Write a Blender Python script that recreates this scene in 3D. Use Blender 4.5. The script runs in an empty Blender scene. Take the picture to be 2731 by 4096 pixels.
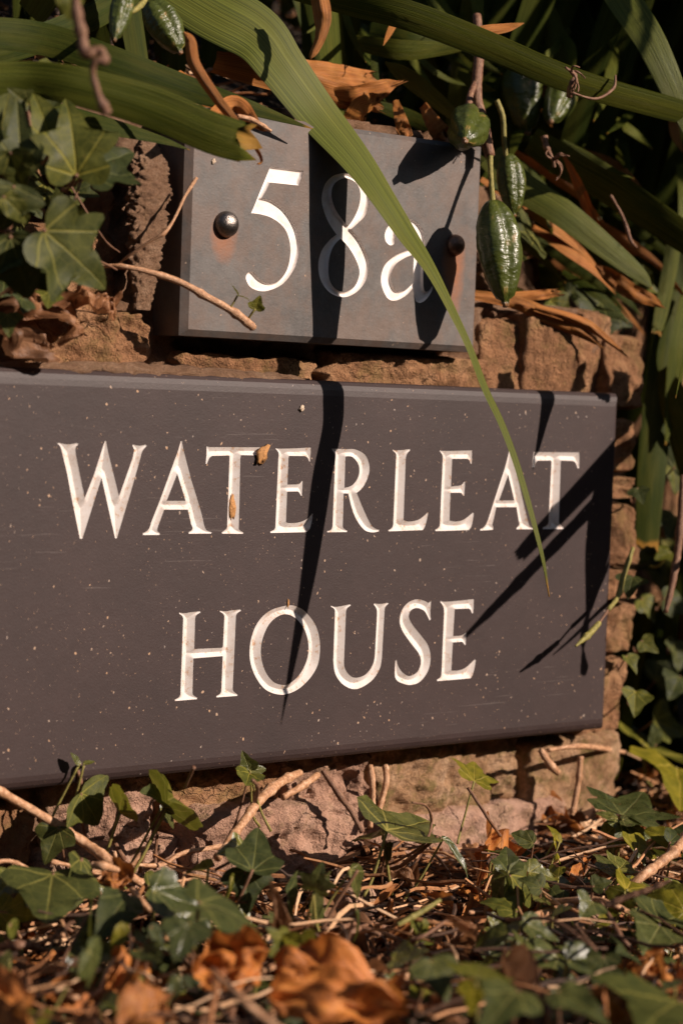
import bpy, math, random
import numpy as np
from mathutils import Vector, Matrix, noise, geometry
random.seed(7); RNG = np.random.default_rng(7)
S = bpy.context.scene
COL = S.collection

# ------------------------------------------------------------------ camera
PW, PH, FPX = 2731.0, 4096.0, 8014.0
YAW, PITCH, ROLL = [math.radians(a) for a in (38.498, -3.2024, 2.0786)]
FWD = Vector((math.sin(YAW)*math.cos(PITCH), math.cos(YAW)*math.cos(PITCH), math.sin(PITCH)))
_r = Vector((math.cos(YAW), -math.sin(YAW), 0)); _u = _r.cross(FWD)
RIGHT = _r*math.cos(ROLL) + _u*math.sin(ROLL)
UP = _u*math.cos(ROLL) - _r*math.sin(ROLL)
CAM = Vector((0, 0, .22)) - FWD*1.145
cd = bpy.data.cameras.new('camera'); cam = bpy.data.objects.new('camera', cd); COL.objects.link(cam)
cam.matrix_world = Matrix(((RIGHT.x, UP.x, -FWD.x, CAM.x), (RIGHT.y, UP.y, -FWD.y, CAM.y), (RIGHT.z, UP.z, -FWD.z, CAM.z), (0, 0, 0, 1)))
cd.sensor_fit = 'VERTICAL'; cd.sensor_height = 36; cd.lens = 36*FPX/PH
cd.clip_start = .02; cd.clip_end = 400
cd.dof.use_dof = True; cd.dof.focus_distance = 1.125; cd.dof.aperture_fstop = 6.3
S.camera = cam
# ------------------------------------------------------------------ sky and sun
SUN = Vector((.58, -1, .63)).normalized()
w = bpy.data.worlds.new('World'); S.world = w; w.use_nodes = True
nt = w.node_tree; sk = nt.nodes.new('ShaderNodeTexSky'); sk.sky_type = 'NISHITA'; sk.sun_disc = False
sk.sun_elevation = math.asin(SUN.z); sk.sun_rotation = math.atan2(SUN.x, SUN.y)
nt.links.new(sk.outputs[0], nt.nodes['Background'].inputs[0]); nt.nodes['Background'].inputs[1].default_value = .05
sl = bpy.data.lights.new('sun', 'SUN'); sl.energy = 5.0; sl.angle = math.radians(.5); sl.color = (1, .845, .73)
so = bpy.data.objects.new('sun', sl); COL.objects.link(so); so.rotation_euler = (-SUN).to_track_quat('-Z', 'Y').to_euler()
S.view_settings.view_transform = 'Standard'; S.view_settings.look = 'None'; S.view_settings.gamma = 1
S.view_settings.exposure = .52; S.view_settings.use_curve_mapping = False
S.render.resolution_x = 682; S.render.resolution_y = 1024

# ------------------------------------------------------------------ helpers
def ray(px, py): return RIGHT*(px-PW/2) - UP*(py-PH/2) + FWD*FPX
def at(px, py, Y=0.):                       # point of the place seen at a pixel, on the plane y = Y
    d = ray(px, py); return CAM + d*((Y-CAM.y)/d.y)
def gz(px, py, z=0.):                       # ... on the plane z = z
    d = ray(px, py); return CAM + d*((z-CAM.z)/d.z)
def mm(p): return (Vector(p)-CAM).dot(FWD)/FPX     # metres per photo pixel at p
def tag(o, label, cat, group=None, kind=None):
    if label: o['label'] = label
    if cat: o['category'] = cat
    if group: o['group'] = group
    if kind: o['kind'] = kind
    return o
def thing(name, loc, label, cat, group=None):
    o = bpy.data.objects.new(name, None); COL.objects.link(o); o.location = loc; o.empty_display_size = .02
    return tag(o, label, cat, group)
def mesh(name, V, F, mat, parent=None, smooth=True, uv=None, origin=None):
    org = Vector(origin) if origin is not None else (Vector(parent.location) if parent else Vector((0, 0, 0)))
    me = bpy.data.meshes.new(name)
    me.from_pydata([tuple(Vector(v)-org) for v in V], [], F)
    if uv is not None:
        L = me.uv_layers.new(name='UV'); idx = np.empty(len(me.loops), int); me.loops.foreach_get('vertex_index', idx)
        L.data.foreach_set('uv', np.asarray(uv, float)[idx].ravel())
    if smooth: me.polygons.foreach_set('use_smooth', [True]*len(me.polygons))
    me.materials.append(mat); me.update()
    o = bpy.data.objects.new(name, me); COL.objects.link(o)
    if parent: o.parent = parent; o.location = org - Vector(parent.matrix_basis.translation) if origin is not None else (0, 0, 0)
    else: o.location = org
    return o
def nz(x, y, z, s=1., o=3): return noise.fractal(Vector((x*s, y*s, z*s)), 1.0, 2.0, o)
def spline(P, n):                           # Catmull-Rom through rows of any length
    P = np.asarray(P, float); m = len(P); out = []
    E = np.vstack([2*P[0]-P[1], P, 2*P[-1]-P[-2]])
    for k in range(n):
        t = k/(n-1)*(m-1); i = min(int(t), m-2); f = t-i; a, b, c, d = E[i:i+4]
        out.append(.5*(2*b+(c-a)*f+(2*a-5*b+4*c-d)*f*f+(3*b-a-3*c+d)*f**3))
    return np.array(out)

# ------------------------------------------------------------------ materials
class NT:
    def __init__(s, name):
        s.m = bpy.data.materials.new(name); s.m.use_nodes = True; s.t = s.m.node_tree; s.b = s.t.nodes['Principled BSDF']; s.o = s.t.nodes['Material Output']
    def n(s, typ, **k):
        x = s.t.nodes.new('ShaderNode'+typ)
        for a, v in k.items():
            if a.startswith('i_'):
                kk = a[2:]; kk = int(kk) if kk.isdigit() else kk.replace('_', ' '); x.inputs[kk].default_value = v
            else: setattr(x, a, v)
        return x
    def l(s, a, b): s.t.links.new(a, b); return b.node
    def coord(s, kind='Object', scale=(1, 1, 1)):
        c = s.n('TexCoord'); m = s.n('Mapping'); m.inputs['Scale'].default_value = scale; s.l(c.outputs[kind], m.inputs[0]); return m.outputs[0]
    def noise(s, co, scale, detail=4, rough=.55):
        x = s.n('TexNoise', i_Scale=scale, i_Detail=detail, i_Roughness=rough); s.l(co, x.inputs['Vector']); return x.outputs[0]
    def ramp(s, fac, stops):
        r = s.n('ValToRGB'); e = r.color_ramp.elements
        while len(e) < len(stops): e.new(.5)
        for x, (p, c) in zip(e, stops): x.position = p; x.color = (*c, 1) if len(c) == 3 else c
        s.l(fac, r.inputs[0]); return r.outputs[0]
    def mix(s, fac, a, b, mode='MIX'):
        x = s.n('MixRGB', blend_type=mode)
        for i, v in ((0, fac), (1, a), (2, b)):
            if isinstance(v, bpy.types.NodeSocket): s.l(v, x.inputs[i])
            else: x.inputs[i].default_value = v if i == 0 else ((*v, 1) if len(v) == 3 else v)
        return x.outputs[0]
    def math(s, op, a, b=0., c=0., clamp=False):
        x = s.n('Math', operation=op, use_clamp=clamp)
        for i, v in ((0, a), (1, b), (2, c)):
            if isinstance(v, bpy.types.NodeSocket): s.l(v, x.inputs[i])
            else: x.inputs[i].default_value = v
        return x.outputs[0]
    def bump(s, h, strength=.5, dist=.001):
        b = s.n('Bump', i_Strength=strength, i_Distance=dist); s.l(h, b.inputs['Height']); s.l(b.outputs[0], s.b.inputs['Normal'])
    def col(s, c):
        if isinstance(c, bpy.types.NodeSocket): s.l(c, s.b.inputs['Base Color'])
        else: s.b.inputs['Base Color'].default_value = (*c, 1)
    def set(s, **k):
        for a, v in k.items():
            inp = s.b.inputs[a.replace('_', ' ')]
            if isinstance(v, bpy.types.NodeSocket): s.l(v, inp)
            else: inp.default_value = v
        return s
    def translucent(s, colr, fac):
        t = s.n('BsdfTranslucent'); m = s.n('MixShader', i_0=fac)
        if isinstance(colr, bpy.types.NodeSocket): s.l(colr, t.inputs[0])
        else: t.inputs[0].default_value = (*colr, 1)
        s.l(s.b.outputs[0], m.inputs[1]); s.l(t.outputs[0], m.inputs[2]); s.l(m.outputs[0], s.o.inputs[0])

def m_slate(name, c1, c2, speck, rust=None, gloss=.55):
    k = NT(name); co = k.coord()
    base = k.ramp(k.noise(co, 28, 6, .65), [(.3, c1), (.7, c2)])
    fine = k.noise(co, 900, 3, .7)
    base = k.mix(.55, base, k.ramp(k.noise(k.coord(scale=(1, 1, .35)), 16, 6, .7), [(.3, (.78, .80, .82)), (.7, (1.18, 1.12, 1.08))]), 'MULTIPLY')
    base = k.mix(.28, base, k.ramp(fine, [(.25, (.25, .25, .25)), (.75, (1.3, 1.3, 1.3))]), 'MULTIPLY')
    if rust:
        patch = k.ramp(k.noise(k.coord(scale=(1, 1, .8)), 45, 5, .7), [(.42, (0, 0, 0)), (.60, (1, 1, 1))])
        base = k.mix(.6, base, k.ramp(k.noise(co, 110, 6, .75), [(.3, (.68, .68, .68)), (.7, (1.25, 1.25, 1.25))]), 'MULTIPLY')
        base = k.mix(k.math('MULTIPLY', patch, .30), base, (.17, .088, .05))
        geo = k.n('TexCoord'); sx = k.n('SeparateXYZ'); k.l(geo.outputs['Object'], sx.inputs[0])
        wob = k.noise(co, 60, 4, .7)
        for (rx, rz, ln) in rust:      # runs of rust below the screws
            dx = k.math('SUBTRACT', sx.outputs[0], rx); dz = k.math('SUBTRACT', sx.outputs[2], rz)
            up = k.math('MAXIMUM', dz, 0.); dn = k.math('MAXIMUM', k.math('MULTIPLY', dz, -1), 0.)
            d2 = k.math('ADD', k.math('POWER', k.math('DIVIDE', dx, .0105), 2), k.math('ADD', k.math('POWER', k.math('DIVIDE', up, .010), 2), k.math('POWER', k.math('DIVIDE', dn, ln), 2)))
            f = k.math('SUBTRACT', 1.6, k.math('ADD', d2, k.math('MULTIPLY', wob, 1.3)), clamp=True)
            base = k.mix(k.math('MULTIPLY', f, .95, clamp=True), base, (.27, .095, .032))
    for sc, thr, amt, cc in speck:    # grit, lime spots and bits of dried matter
        v = k.n('TexVoronoi', i_Scale=sc, i_Randomness=1.); wv = k.n('TexNoise', i_Scale=sc*1.3, i_Detail=2.); k.l(co, wv.inputs['Vector']); wm = k.mix(.0022, k.coord(scale=(1, 1, .8)), wv.outputs[1], 'ADD'); k.l(wm, v.inputs['Vector'])
        rnd = k.n('SeparateColor'); k.l(v.outputs['Color'], rnd.inputs[0])
        dens = k.noise(co, 14, 2)
        on = k.math('GREATER_THAN', k.math('MULTIPLY', rnd.outputs[0], k.math('ADD', k.math('MULTIPLY', dens, .5), .72)), amt)
        dot = k.math('LESS_THAN', v.outputs['Distance'], k.math('MULTIPLY', rnd.outputs[1], thr))
        cmix = k.mix(rnd.outputs[2], cc, (.5, .3, .17))
        base = k.mix(k.math('MULTIPLY', k.math('MULTIPLY', on, dot), .8), base, cmix)
    # long faint scratches
    sc = k.noise(k.coord(scale=(6, 6, 260)), 3, 4, .6); pm = k.noise(co, 9, 2)
    f = k.math('MULTIPLY', k.math('GREATER_THAN', sc, .66), k.math('GREATER_THAN', pm, .56))
    base = k.mix(k.math('MULTIPLY', f, .10), base, (.35, .3, .27))
    k.col(base); k.set(Roughness=gloss, Specular_IOR_Level=.35)
    k.bump(k.math('ADD', fine, k.math('MULTIPLY', k.noise(co, 150, 3), 1.2)), .35, .0003); return k.m
def m_paint(name, dirt, g=1.):
    k = NT(name); co = k.coord(); n1 = k.noise(co, 120, 5, .7); n2 = k.noise(co, 420, 4, .7)
    c = k.ramp(n1, [(.3, (.74, .69, .66)), (.55, (.68, .61, .565)), (.75, (.54, .45, .39))])
    st = k.ramp(k.math('ADD', n2, k.math('MULTIPLY', k.math('SUBTRACT', n1, .5), .5)), [(.58, (0, 0, 0)), (.68, (1, 1, 1))])
    c = k.mix(1., c, (g, g, g), 'MULTIPLY'); c = k.mix(k.math('MULTIPLY', st, dirt), c, (.42, .22, .10))
    k.col(c); k.set(Roughness=.6, Specular_IOR_Level=.3); k.bump(n2, .3, .0003); return k.m
def m_stone(name, cols, moss=.0, sc=26):
    k = NT(name); co = k.coord(); oi = k.n('ObjectInfo')
    v = k.n('VectorMath', operation='ADD'); k.l(co, v.inputs[0]); k.l(oi.outputs['Location'], v.inputs[1]); co = v.outputs[0]
    n1 = k.noise(co, sc, 7, .68); n2 = k.noise(co, sc*7, 5, .7); n3 = k.noise(co, sc*30, 3, .7)
    c = k.ramp(n1, [(.28, cols[0]), (.48, cols[1]), (.62, cols[2]), (.78, cols[3])])
    c = k.mix(.55, c, k.ramp(n2, [(.3, (.45, .42, .40)), (.7, (1.35, 1.3, 1.25))]), 'MULTIPLY')
    c = k.mix(.4, c, k.ramp(n3, [(.3, (.5, .5, .5)), (.7, (1.3, 1.3, 1.3))]), 'MULTIPLY')
    vc = k.n('TexVoronoi', feature='DISTANCE_TO_EDGE', i_Scale=sc*1.6); wv = k.n('TexNoise', i_Scale=sc*2, i_Detail=4.); k.l(co, wv.inputs['Vector']); k.l(k.mix(.03, co, wv.outputs[1], 'ADD'), vc.inputs['Vector'])
    crack = k.ramp(vc.outputs[0], [(.0, (1, 1, 1)), (.022, (0, 0, 0))]); crack = k.math('MULTIPLY', crack, k.ramp(n1, [(.45, (0, 0, 0)), (.6, (1, 1, 1))])); c = k.mix(k.math('MULTIPLY', crack, .45), c, tuple(v*.35 for v in cols[0]))
    if moss:
        f = k.ramp(k.noise(co, sc*2.2, 6, .7), [(.5, (0, 0, 0)), (.62, (1, 1, 1))])
        c = k.mix(k.math('MULTIPLY', f, moss), c, (.17, .13, .035))
    k.col(c); k.set(Roughness=.88, Specular_IOR_Level=.25)
    k.bump(k.math('SUBTRACT', k.math('ADD', k.math('MULTIPLY', n2, 1.8), n3), crack), 1., .0022); return k.m
def m_blade(name, c1, c2, tip=(.30, .16, .03), tr=.25, gloss=.38, sheen=.5, streak=.55):
    k = NT(name); uv = k.coord('UV'); sx = k.n('SeparateXYZ'); k.l(uv, sx.inputs[0])
    oi = k.n('ObjectInfo')
    ln = k.n('Combine' + 'XYZ'); k.l(k.math('MULTIPLY', sx.outputs[0], 60), ln.inputs[0]); k.l(k.math('MULTIPLY', sx.outputs[1], 2.2), ln.inputs[1]); k.l(k.math('MULTIPLY', oi.outputs['Random'], 40), ln.inputs[2])
    st = k.n('TexNoise', i_Scale=1., i_Detail=2.5, i_Roughness=.6); k.l(ln.outputs[0], st.inputs['Vector']); st = st.outputs[0]
    bl = k.n('CombineXYZ'); k.l(k.math('MULTIPLY', sx.outputs[0], 2), bl.inputs[0]); k.l(k.math('MULTIPLY', sx.outputs[1], 5), bl.inputs[1]); k.l(k.math('MULTIPLY', oi.outputs['Random'], 70), bl.inputs[2])
    blo = k.n('TexNoise', i_Scale=1.2, i_Detail=4., i_Roughness=.65); k.l(bl.outputs[0], blo.inputs['Vector']); blo = blo.outputs[0]
    c = k.mix(k.ramp(st, [(.38, (0, 0, 0)), (.62, (1, 1, 1))]), c1, c2)
    c = k.mix(k.ramp(blo, [(.4, (0, 0, 0)), (.75, (.55, .55, .55))]), c, tuple(.5*(a+b) for a, b in zip(c2, (.16, .13, .02))))
    spots = k.ramp(blo, [(.74, (0, 0, 0)), (.80, (1, 1, 1))])
    c = k.mix(k.math('MULTIPLY', spots, .6), c, tip)
    te = k.ramp(k.math('ADD', sx.outputs[1], k.math('MULTIPLY', blo, .03)), [(.985, (0, 0, 0)), (1., (1, 1, 1))])
    c = k.mix(te, c, tip)
    c = k.mix(.5, c, k.ramp(oi.outputs['Random'], [(0, (.75, .8, .7)), (1, (1.2, 1.15, 1.1))]), 'MULTIPLY')
    k.col(c); k.set(Roughness=gloss, Specular_IOR_Level=sheen); k.bump(st, streak, .0004)
    k.translucent(k.mix(.0, c, c), tr)
    return k.m
def m_ivy(name, c1, c2, vein, gloss=.50, brown=.3, tr=.2, spec=.2):
    k = NT(name); uv = k.coord('UV'); sx = k.n('SeparateXYZ'); k.l(uv, sx.inputs[0]); x, y = sx.outputs[0], sx.outputs[1]
    oi = k.n('ObjectInfo'); off = k.n('CombineXYZ'); k.l(k.math('MULTIPLY', oi.outputs['Random'], 50), off.inputs[2])
    v = k.n('VectorMath', operation='ADD'); k.l(uv, v.inputs[0]); k.l(off.outputs[0], v.inputs[1]); uv = v.outputs[0]
    n1 = k.noise(uv, 5, 4, .6); n2 = k.noise(uv, 28, 4, .65)
    c = k.mix(k.ramp(n1, [(.35, (0, 0, 0)), (.65, (1, 1, 1))]), c1, c2)
    c = k.mix(.35, c, k.ramp(n2, [(.3, (.6, .6, .6)), (.7, (1.3, 1.3, 1.3))]), 'MULTIPLY')
    y0 = k.math('SUBTRACT', y, .06); vd = None
    for a in (0, 36, -36, 78, -78):
        s_, c_ = math.sin(math.radians(a)), math.cos(math.radians(a))
        al = k.math('ADD', k.math('MULTIPLY', x, s_), k.math('MULTIPLY', y0, c_))
        ac = k.math('ABSOLUTE', k.math('SUBTRACT', k.math('MULTIPLY', x, c_), k.math('MULTIPLY', y0, s_)))
        d = k.math('ADD', ac, k.math('MULTIPLY', k.math('LESS_THAN', al, 0.), 1.)); d = k.math('ADD', d, k.math('MULTIPLY', k.math('MAXIMUM', al, 0.), .011))
        vd = d if vd is None else k.math('MINIMUM', vd, d)
    vf = k.ramp(k.math('ADD', vd, k.math('MULTIPLY', k.math('SUBTRACT', n2, .5), .012)), [(.005, (1, 1, 1)), (.020, (0, 0, 0))])
    # branching side veins
    vb = k.n('TexVoronoi', feature='DISTANCE_TO_EDGE', i_Scale=8.); k.l(uv, vb.inputs['Vector'])
    sv = k.ramp(vb.outputs[0], [(.0, (.35, .35, .35)), (.05, (0, 0, 0))])
    c = k.mix(k.math('MULTIPLY', sv, .6), c, vein); c = k.mix(k.math('MULTIPLY', vf, .8), c, vein)
    hue = k.ramp(oi.outputs['Random'], [(0, (.65, .72, .7)), (.35, (1, 1, 1)), (.7, (1.3, 1.2, .9)), (1, (1.8, 1.6, .8))])
    c = k.mix(1., c, hue, 'MULTIPLY')
    sp = k.ramp(k.noise(uv, 7, 5, .7), [(.64, (0, 0, 0)), (.70, (1, 1, 1))])
    c = k.mix(k.math('MULTIPLY', sp, brown), c, (.22, .10, .035))
    k.col(c); k.set(Roughness=k.ramp(n1, [(.3, (gloss,)*3), (.7, (gloss+.14,)*3)]), Specular_IOR_Level=spec)
    k.bump(k.math('ADD', k.math('MULTIPLY', n2, .6), k.math('MULTIPLY', vf, -1.)), .45, .0006)
    k.translucent(k.mix(.5, c, (.16, .17, .02)), tr); return k.m
def m_dead(name, c1, c2, c3, tr=.25, rough=.55):
    k = NT(name); uv = k.coord('UV'); oi = k.n('ObjectInfo'); sx = k.n('SeparateXYZ'); k.l(uv, sx.inputs[0])
    off = k.n('CombineXYZ'); k.l(k.math('MULTIPLY', oi.outputs['Random'], 50), off.inputs[2])
    v = k.n('VectorMath', operation='ADD'); k.l(uv, v.inputs[0]); k.l(off.outputs[0], v.inputs[1]); uv2 = v.outputs[0]
    n1 = k.noise(uv2, 4, 5, .65); n2 = k.noise(uv2, 26, 4, .7)
    c = k.ramp(n1, [(.3, c1), (.52, c2), (.72, c3)])
    c = k.mix(.5, c, k.ramp(n2, [(.3, (.5, .45, .4)), (.7, (1.35, 1.3, 1.25))]), 'MULTIPLY')
    # midrib and slanting side ribs
    ax = k.math('ABSOLUTE', sx.outputs[0]); rb = k.math('SINE', k.math('MULTIPLY', k.math('SUBTRACT', sx.outputs[1], k.math('MULTIPLY', ax, .7)), 62))
    rib = k.math('ADD', k.ramp(rb, [(.86, (0, 0, 0)), (1., (.6, .6, .6))]), k.ramp(ax, [(.012, (1, 1, 1)), (.035, (0, 0, 0))]))
    c = k.mix(k.math('MULTIPLY', rib, .35), c, (.20, .08, .03))
    c = k.mix(.6, c, k.ramp(oi.outputs['Random'], [(0, (.55, .55, .6)), (.5, (1, 1, 1)), (1, (1.3, 1.15, 1))]), 'MULTIPLY')
    k.col(c); k.set(Roughness=rough, Specular_IOR_Level=.4); k.bump(k.math('ADD', n2, rib), .6, .0008); k.translucent(c, tr); return k.m
def m_bark(name, c1, c2, c3):
    k = NT(name); co = k.coord('UV', (4, 18, 1)); oi = k.n('ObjectInfo')
    off = k.n('CombineXYZ'); k.l(k.math('MULTIPLY', oi.outputs['Random'], 50), off.inputs[2]); v = k.n('VectorMath', operation='ADD'); k.l(co, v.inputs[0]); k.l(off.outputs[0], v.inputs[1])
    n1 = k.noise(v.outputs[0], 1.4, 6, .7); n2 = k.noise(k.coord(), 700, 3, .7)
    c = k.ramp(n1, [(.32, c1), (.5, c2), (.68, c3)]); c = k.mix(.4, c, k.ramp(n2, [(.3, (.55, .5, .5)), (.7, (1.3, 1.3, 1.3))]), 'MULTIPLY')
    k.col(c); k.set(Roughness=.6, Specular_IOR_Level=.4); k.bump(k.math('ADD', n1, k.math('MULTIPLY', n2, .4)), .7, .0008); return k.m
def m_pod(name):
    k = NT(name); co = k.coord('UV'); oi = k.n('ObjectInfo'); n1 = k.noise(k.coord('UV', (6, 3, 1)), 1.2, 4, .6); n2 = k.noise(k.coord('UV', (30, 60, 1)), 1, 3, .6)
    c = k.ramp(n1, [(.3, (.030, .040, .006)), (.55, (.056, .068, .010)), (.72, (.10, .105, .018))])
    sx = k.n('SeparateXYZ'); k.l(co, sx.inputs[0])
    tip = k.ramp(k.math('ADD', sx.outputs[1], k.math('MULTIPLY', n1, .04)), [(.975, (0, 0, 0)), (1., (1, 1, 1))])
    c = k.mix(tip, c, (.22, .11, .05))
    c = k.mix(k.ramp(n1, [(.60, (0, 0, 0)), (.68, (.7, .7, .7))]), c, (.26, .15, .05))
    k.col(c); k.set(Roughness=k.ramp(n2, [(.3, (.27,)*3), (.7, (.42,)*3)]), Specular_IOR_Level=.42); k.bump(k.noise(k.coord('UV', (6, 9, 1)), 1, 4, .55), .7, .003); return k.m
def m_plain(name, c, rough=.7, metal=0., n=None):
    k = NT(name)
    if n:
        x = k.noise(k.coord(), n, 5, .7); k.col(k.ramp(x, [(.3, tuple(v*.55 for v in c)), (.7, tuple(v*1.3 for v in c))])); k.bump(x, .5, .0006)
    else: k.col(c)
    k.set(Roughness=rough, Metallic=metal); return k.m
def m_litter(name):
    k = NT(name); g = k.n('NewGeometry')
    c = k.ramp(g.outputs['Random Per Island'], [(0, (.02, .010, .006)), (.35, (.08, .035, .016)), (.6, (.30, .12, .04)), (.82, (.50, .25, .11)), (1, (.68, .44, .26))])
    n = k.noise(k.coord(), 500, 3, .7); c = k.mix(.6, c, k.ramp(n, [(.3, (.45, .45, .45)), (.7, (1.3, 1.3, 1.3))]), 'MULTIPLY')
    k.col(c); k.set(Roughness=.75); k.bump(n, .6, .0006); return k.m

M = dict(
    slate=m_slate('dark_slate', (.0318, .0197, .0186), (.0418, .0260, .0246), [(420, .20, .76, (.30, .25, .22)), (210, .14, .82, (.38, .30, .24)), (900, .22, .80, (.15, .115, .095))]),
    slate2=m_slate('grey_slate', (.082, .074, .069), (.120, .108, .100), [(300, .17, .78, (.40, .32, .26))], rust=[(-.0811, .057, .022), (.0856, .057, .040)], gloss=.5),
    paint=m_paint('letter_paint', .75, .86), paint2=m_paint('number_paint', .10, 1.12),
    st_brown=m_stone('brown_stone', [(.11, .055, .026), (.29, .145, .07), (.38, .21, .108), (.46, .27, .13)], .35),
    st_pink=m_stone('pink_stone', [(.22, .12, .08), (.42, .25, .175), (.50, .32, .235), (.60, .42, .32)], .35, 22),
    st_ochre=m_stone('lichen_stone', [(.22, .12, .055), (.44, .26, .14), (.56, .36, .22), (.66, .48, .32)], .75, 40),
    mortar=m_stone('mortar', [(.18, .10, .06), (.38, .22, .13), (.48, .30, .19), (.55, .37, .25)], .1, 120),
    soil=m_stone('soil', [(.010, .006, .004), (.022, .013, .008), (.04, .023, .013), (.07, .04, .022)], .1, 60),
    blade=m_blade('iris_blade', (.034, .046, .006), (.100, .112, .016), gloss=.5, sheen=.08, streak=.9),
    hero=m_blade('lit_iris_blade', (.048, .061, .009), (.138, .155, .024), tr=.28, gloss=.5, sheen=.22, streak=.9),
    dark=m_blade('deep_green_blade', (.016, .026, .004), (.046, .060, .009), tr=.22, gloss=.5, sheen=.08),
    dry=m_blade('dry_blade', (.30, .10, .024), (.54, .215, .058), tip=(.30, .13, .04), tr=.3, sheen=.2, gloss=.5, streak=.9),
    ivy=m_ivy('ivy_leaf', (.026, .034, .009), (.052, .060, .016), (.17, .165, .045)),
    ivyg=m_ivy('glossy_ivy_leaf', (.042, .052, .014), (.100, .108, .030), (.27, .25, .08), gloss=.22, tr=.28, spec=.65),
    ivyl=m_ivy('young_ivy_leaf', (.075, .080, .010), (.15, .14, .018), (.27, .23, .06), gloss=.36, tr=.35),
    dead=m_dead('dead_leaf', (.20, .065, .016), (.45, .165, .036), (.58, .27, .065)),
    dead2=m_dead('dull_dead_leaf', (.10, .045, .02), (.25, .12, .055), (.38, .21, .11)),
    twig=m_bark('twig_bark', (.20, .09, .04), (.42, .22, .11), (.62, .40, .25)),
    stem=m_bark('red_stem_bark', (.09, .035, .02), (.17, .08, .042), (.28, .16, .09)),
    gstem=m_bark('green_stem', (.10, .10, .02), (.22, .19, .045), (.34, .28, .08)),
    pod=m_pod('pod_skin'), steel=m_plain('screw_steel', (.22, .19, .17), .33, 1., 900), rusty=m_plain('rusty_screw', (.22, .13, .095), .38, .75, 700),
    litter=m_litter('litter'), debris=m_plain('orange_debris', (.40, .19, .06), .8, 0, 900), chalk=m_plain('pale_debris', (.55, .42, .30), .8, 0, 900))
# ------------------------------------------------------------------ ground, bank
def ground_h(x, y):
    h = .004*nz(x, y, 0, 14) + .003*nz(x, y, 3, 40)
    h += -.018*min(max((-y+.01)/.05, 0), 1)-.035*max(0, -y-.10)
    if y > -.02 and x < .27: h += .0
    return h
def sheet(name, xs, ys, fz, mat):
    V = [(x, y, fz(x, y)) for y in ys for x in xs]; n = len(xs)
    F = [(j*n+i, j*n+i+1, j*n+n+i+1, j*n+n+i) for j in range(len(ys)-1) for i in range(n-1)]
    o = mesh(name, V, F, mat); o['kind'] = 'structure'; return o
def axis(lo, hi, step, far): return [-far, -far/4, lo-1.2, lo-.4] + list(np.arange(lo, hi, step)) + [hi+.4, hi+1.2, far/4, far]
sheet('ground', axis(-.6, .9, .012, 150), axis(-.55, .5, .012, 150), lambda x, y: ground_h(x, y) if abs(x) < 3 and abs(y) < 3 else -.02, M['soil'])
BX = .258      # right end of the stone wall
def bank_h(x, y):
    t = min(max((y-.10)/.55, 0), 1); low = min(max((x-.09)/.03, 0), 1)*(1-min(max((y-.08)/.12, 0), 1)); h = -.085*low+ .425+.30*t+.02*nz(x, y, 5, 9)
    k = min(max((x-BX+.03)/.10, 0), 1); kk = min(max((y-.30)/.12, 0), 1)
    return h*(1-k) + k*(kk*h*1.05 - (1-kk)*.03)
sheet('bank', [-2.5, -1.2] + list(np.arange(-.5, 1.3, .02)) + [1.6, 2.6], list(np.arange(.075, .75, .02)) + [1., 1.6, 2.6], bank_h, M['soil'])

# ------------------------------------------------------------------ stone wall
WY = .028
wall = thing('stone_wall', (0, .06, 0), 'old brown stone garden wall with rough mortar behind the two slate plaques', 'wall')
xs = np.arange(-.62, BX-.004, .004); zs = np.arange(-.04, .452, .004)
V = []; 
for z in zs:
    for x in xs:
        e = max(0, x-(BX-.03))/.03
        rc = min(max((x+.205)/.006, 0), 1)*min(max((-.137-x)/.006, 0), 1)*min(max((z-.335)/.01, 0), 1)*min(max((.425-z)/.01, 0), 1)
        rc2 = min(max((x-.112)/.008, 0), 1)*min(max((z-.347-.006*nz(x, 0, 0, 40))/.008, 0), 1)
        V.append((x, .0375+.13*rc+.07*rc2+.008*nz(x, 1, z, 35)+.006*nz(x, 4, z, 120, 2)+.012*e*e, z))
n = len(xs); m_ = len(zs)
F = [(j*n+i, j*n+i+1, j*n+n+i+1, j*n+n+i) for j in range(m_-1) for i in range(n-1)]
b0 = len(V); V += [(xs[0], .12, zs[0]), (xs[-1], .12, zs[0]), (xs[-1], .12, zs[-1]), (xs[0], .12, zs[-1])]
F += [tuple([(m_-1)*n+i for i in range(n)] + [b0+2, b0+3]), tuple([j*n+n-1 for j in range(m_)][::-1] + [b0+2, b0+1])[::-1]]
mesh('mortar', V, F, M['mortar'], wall)
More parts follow.
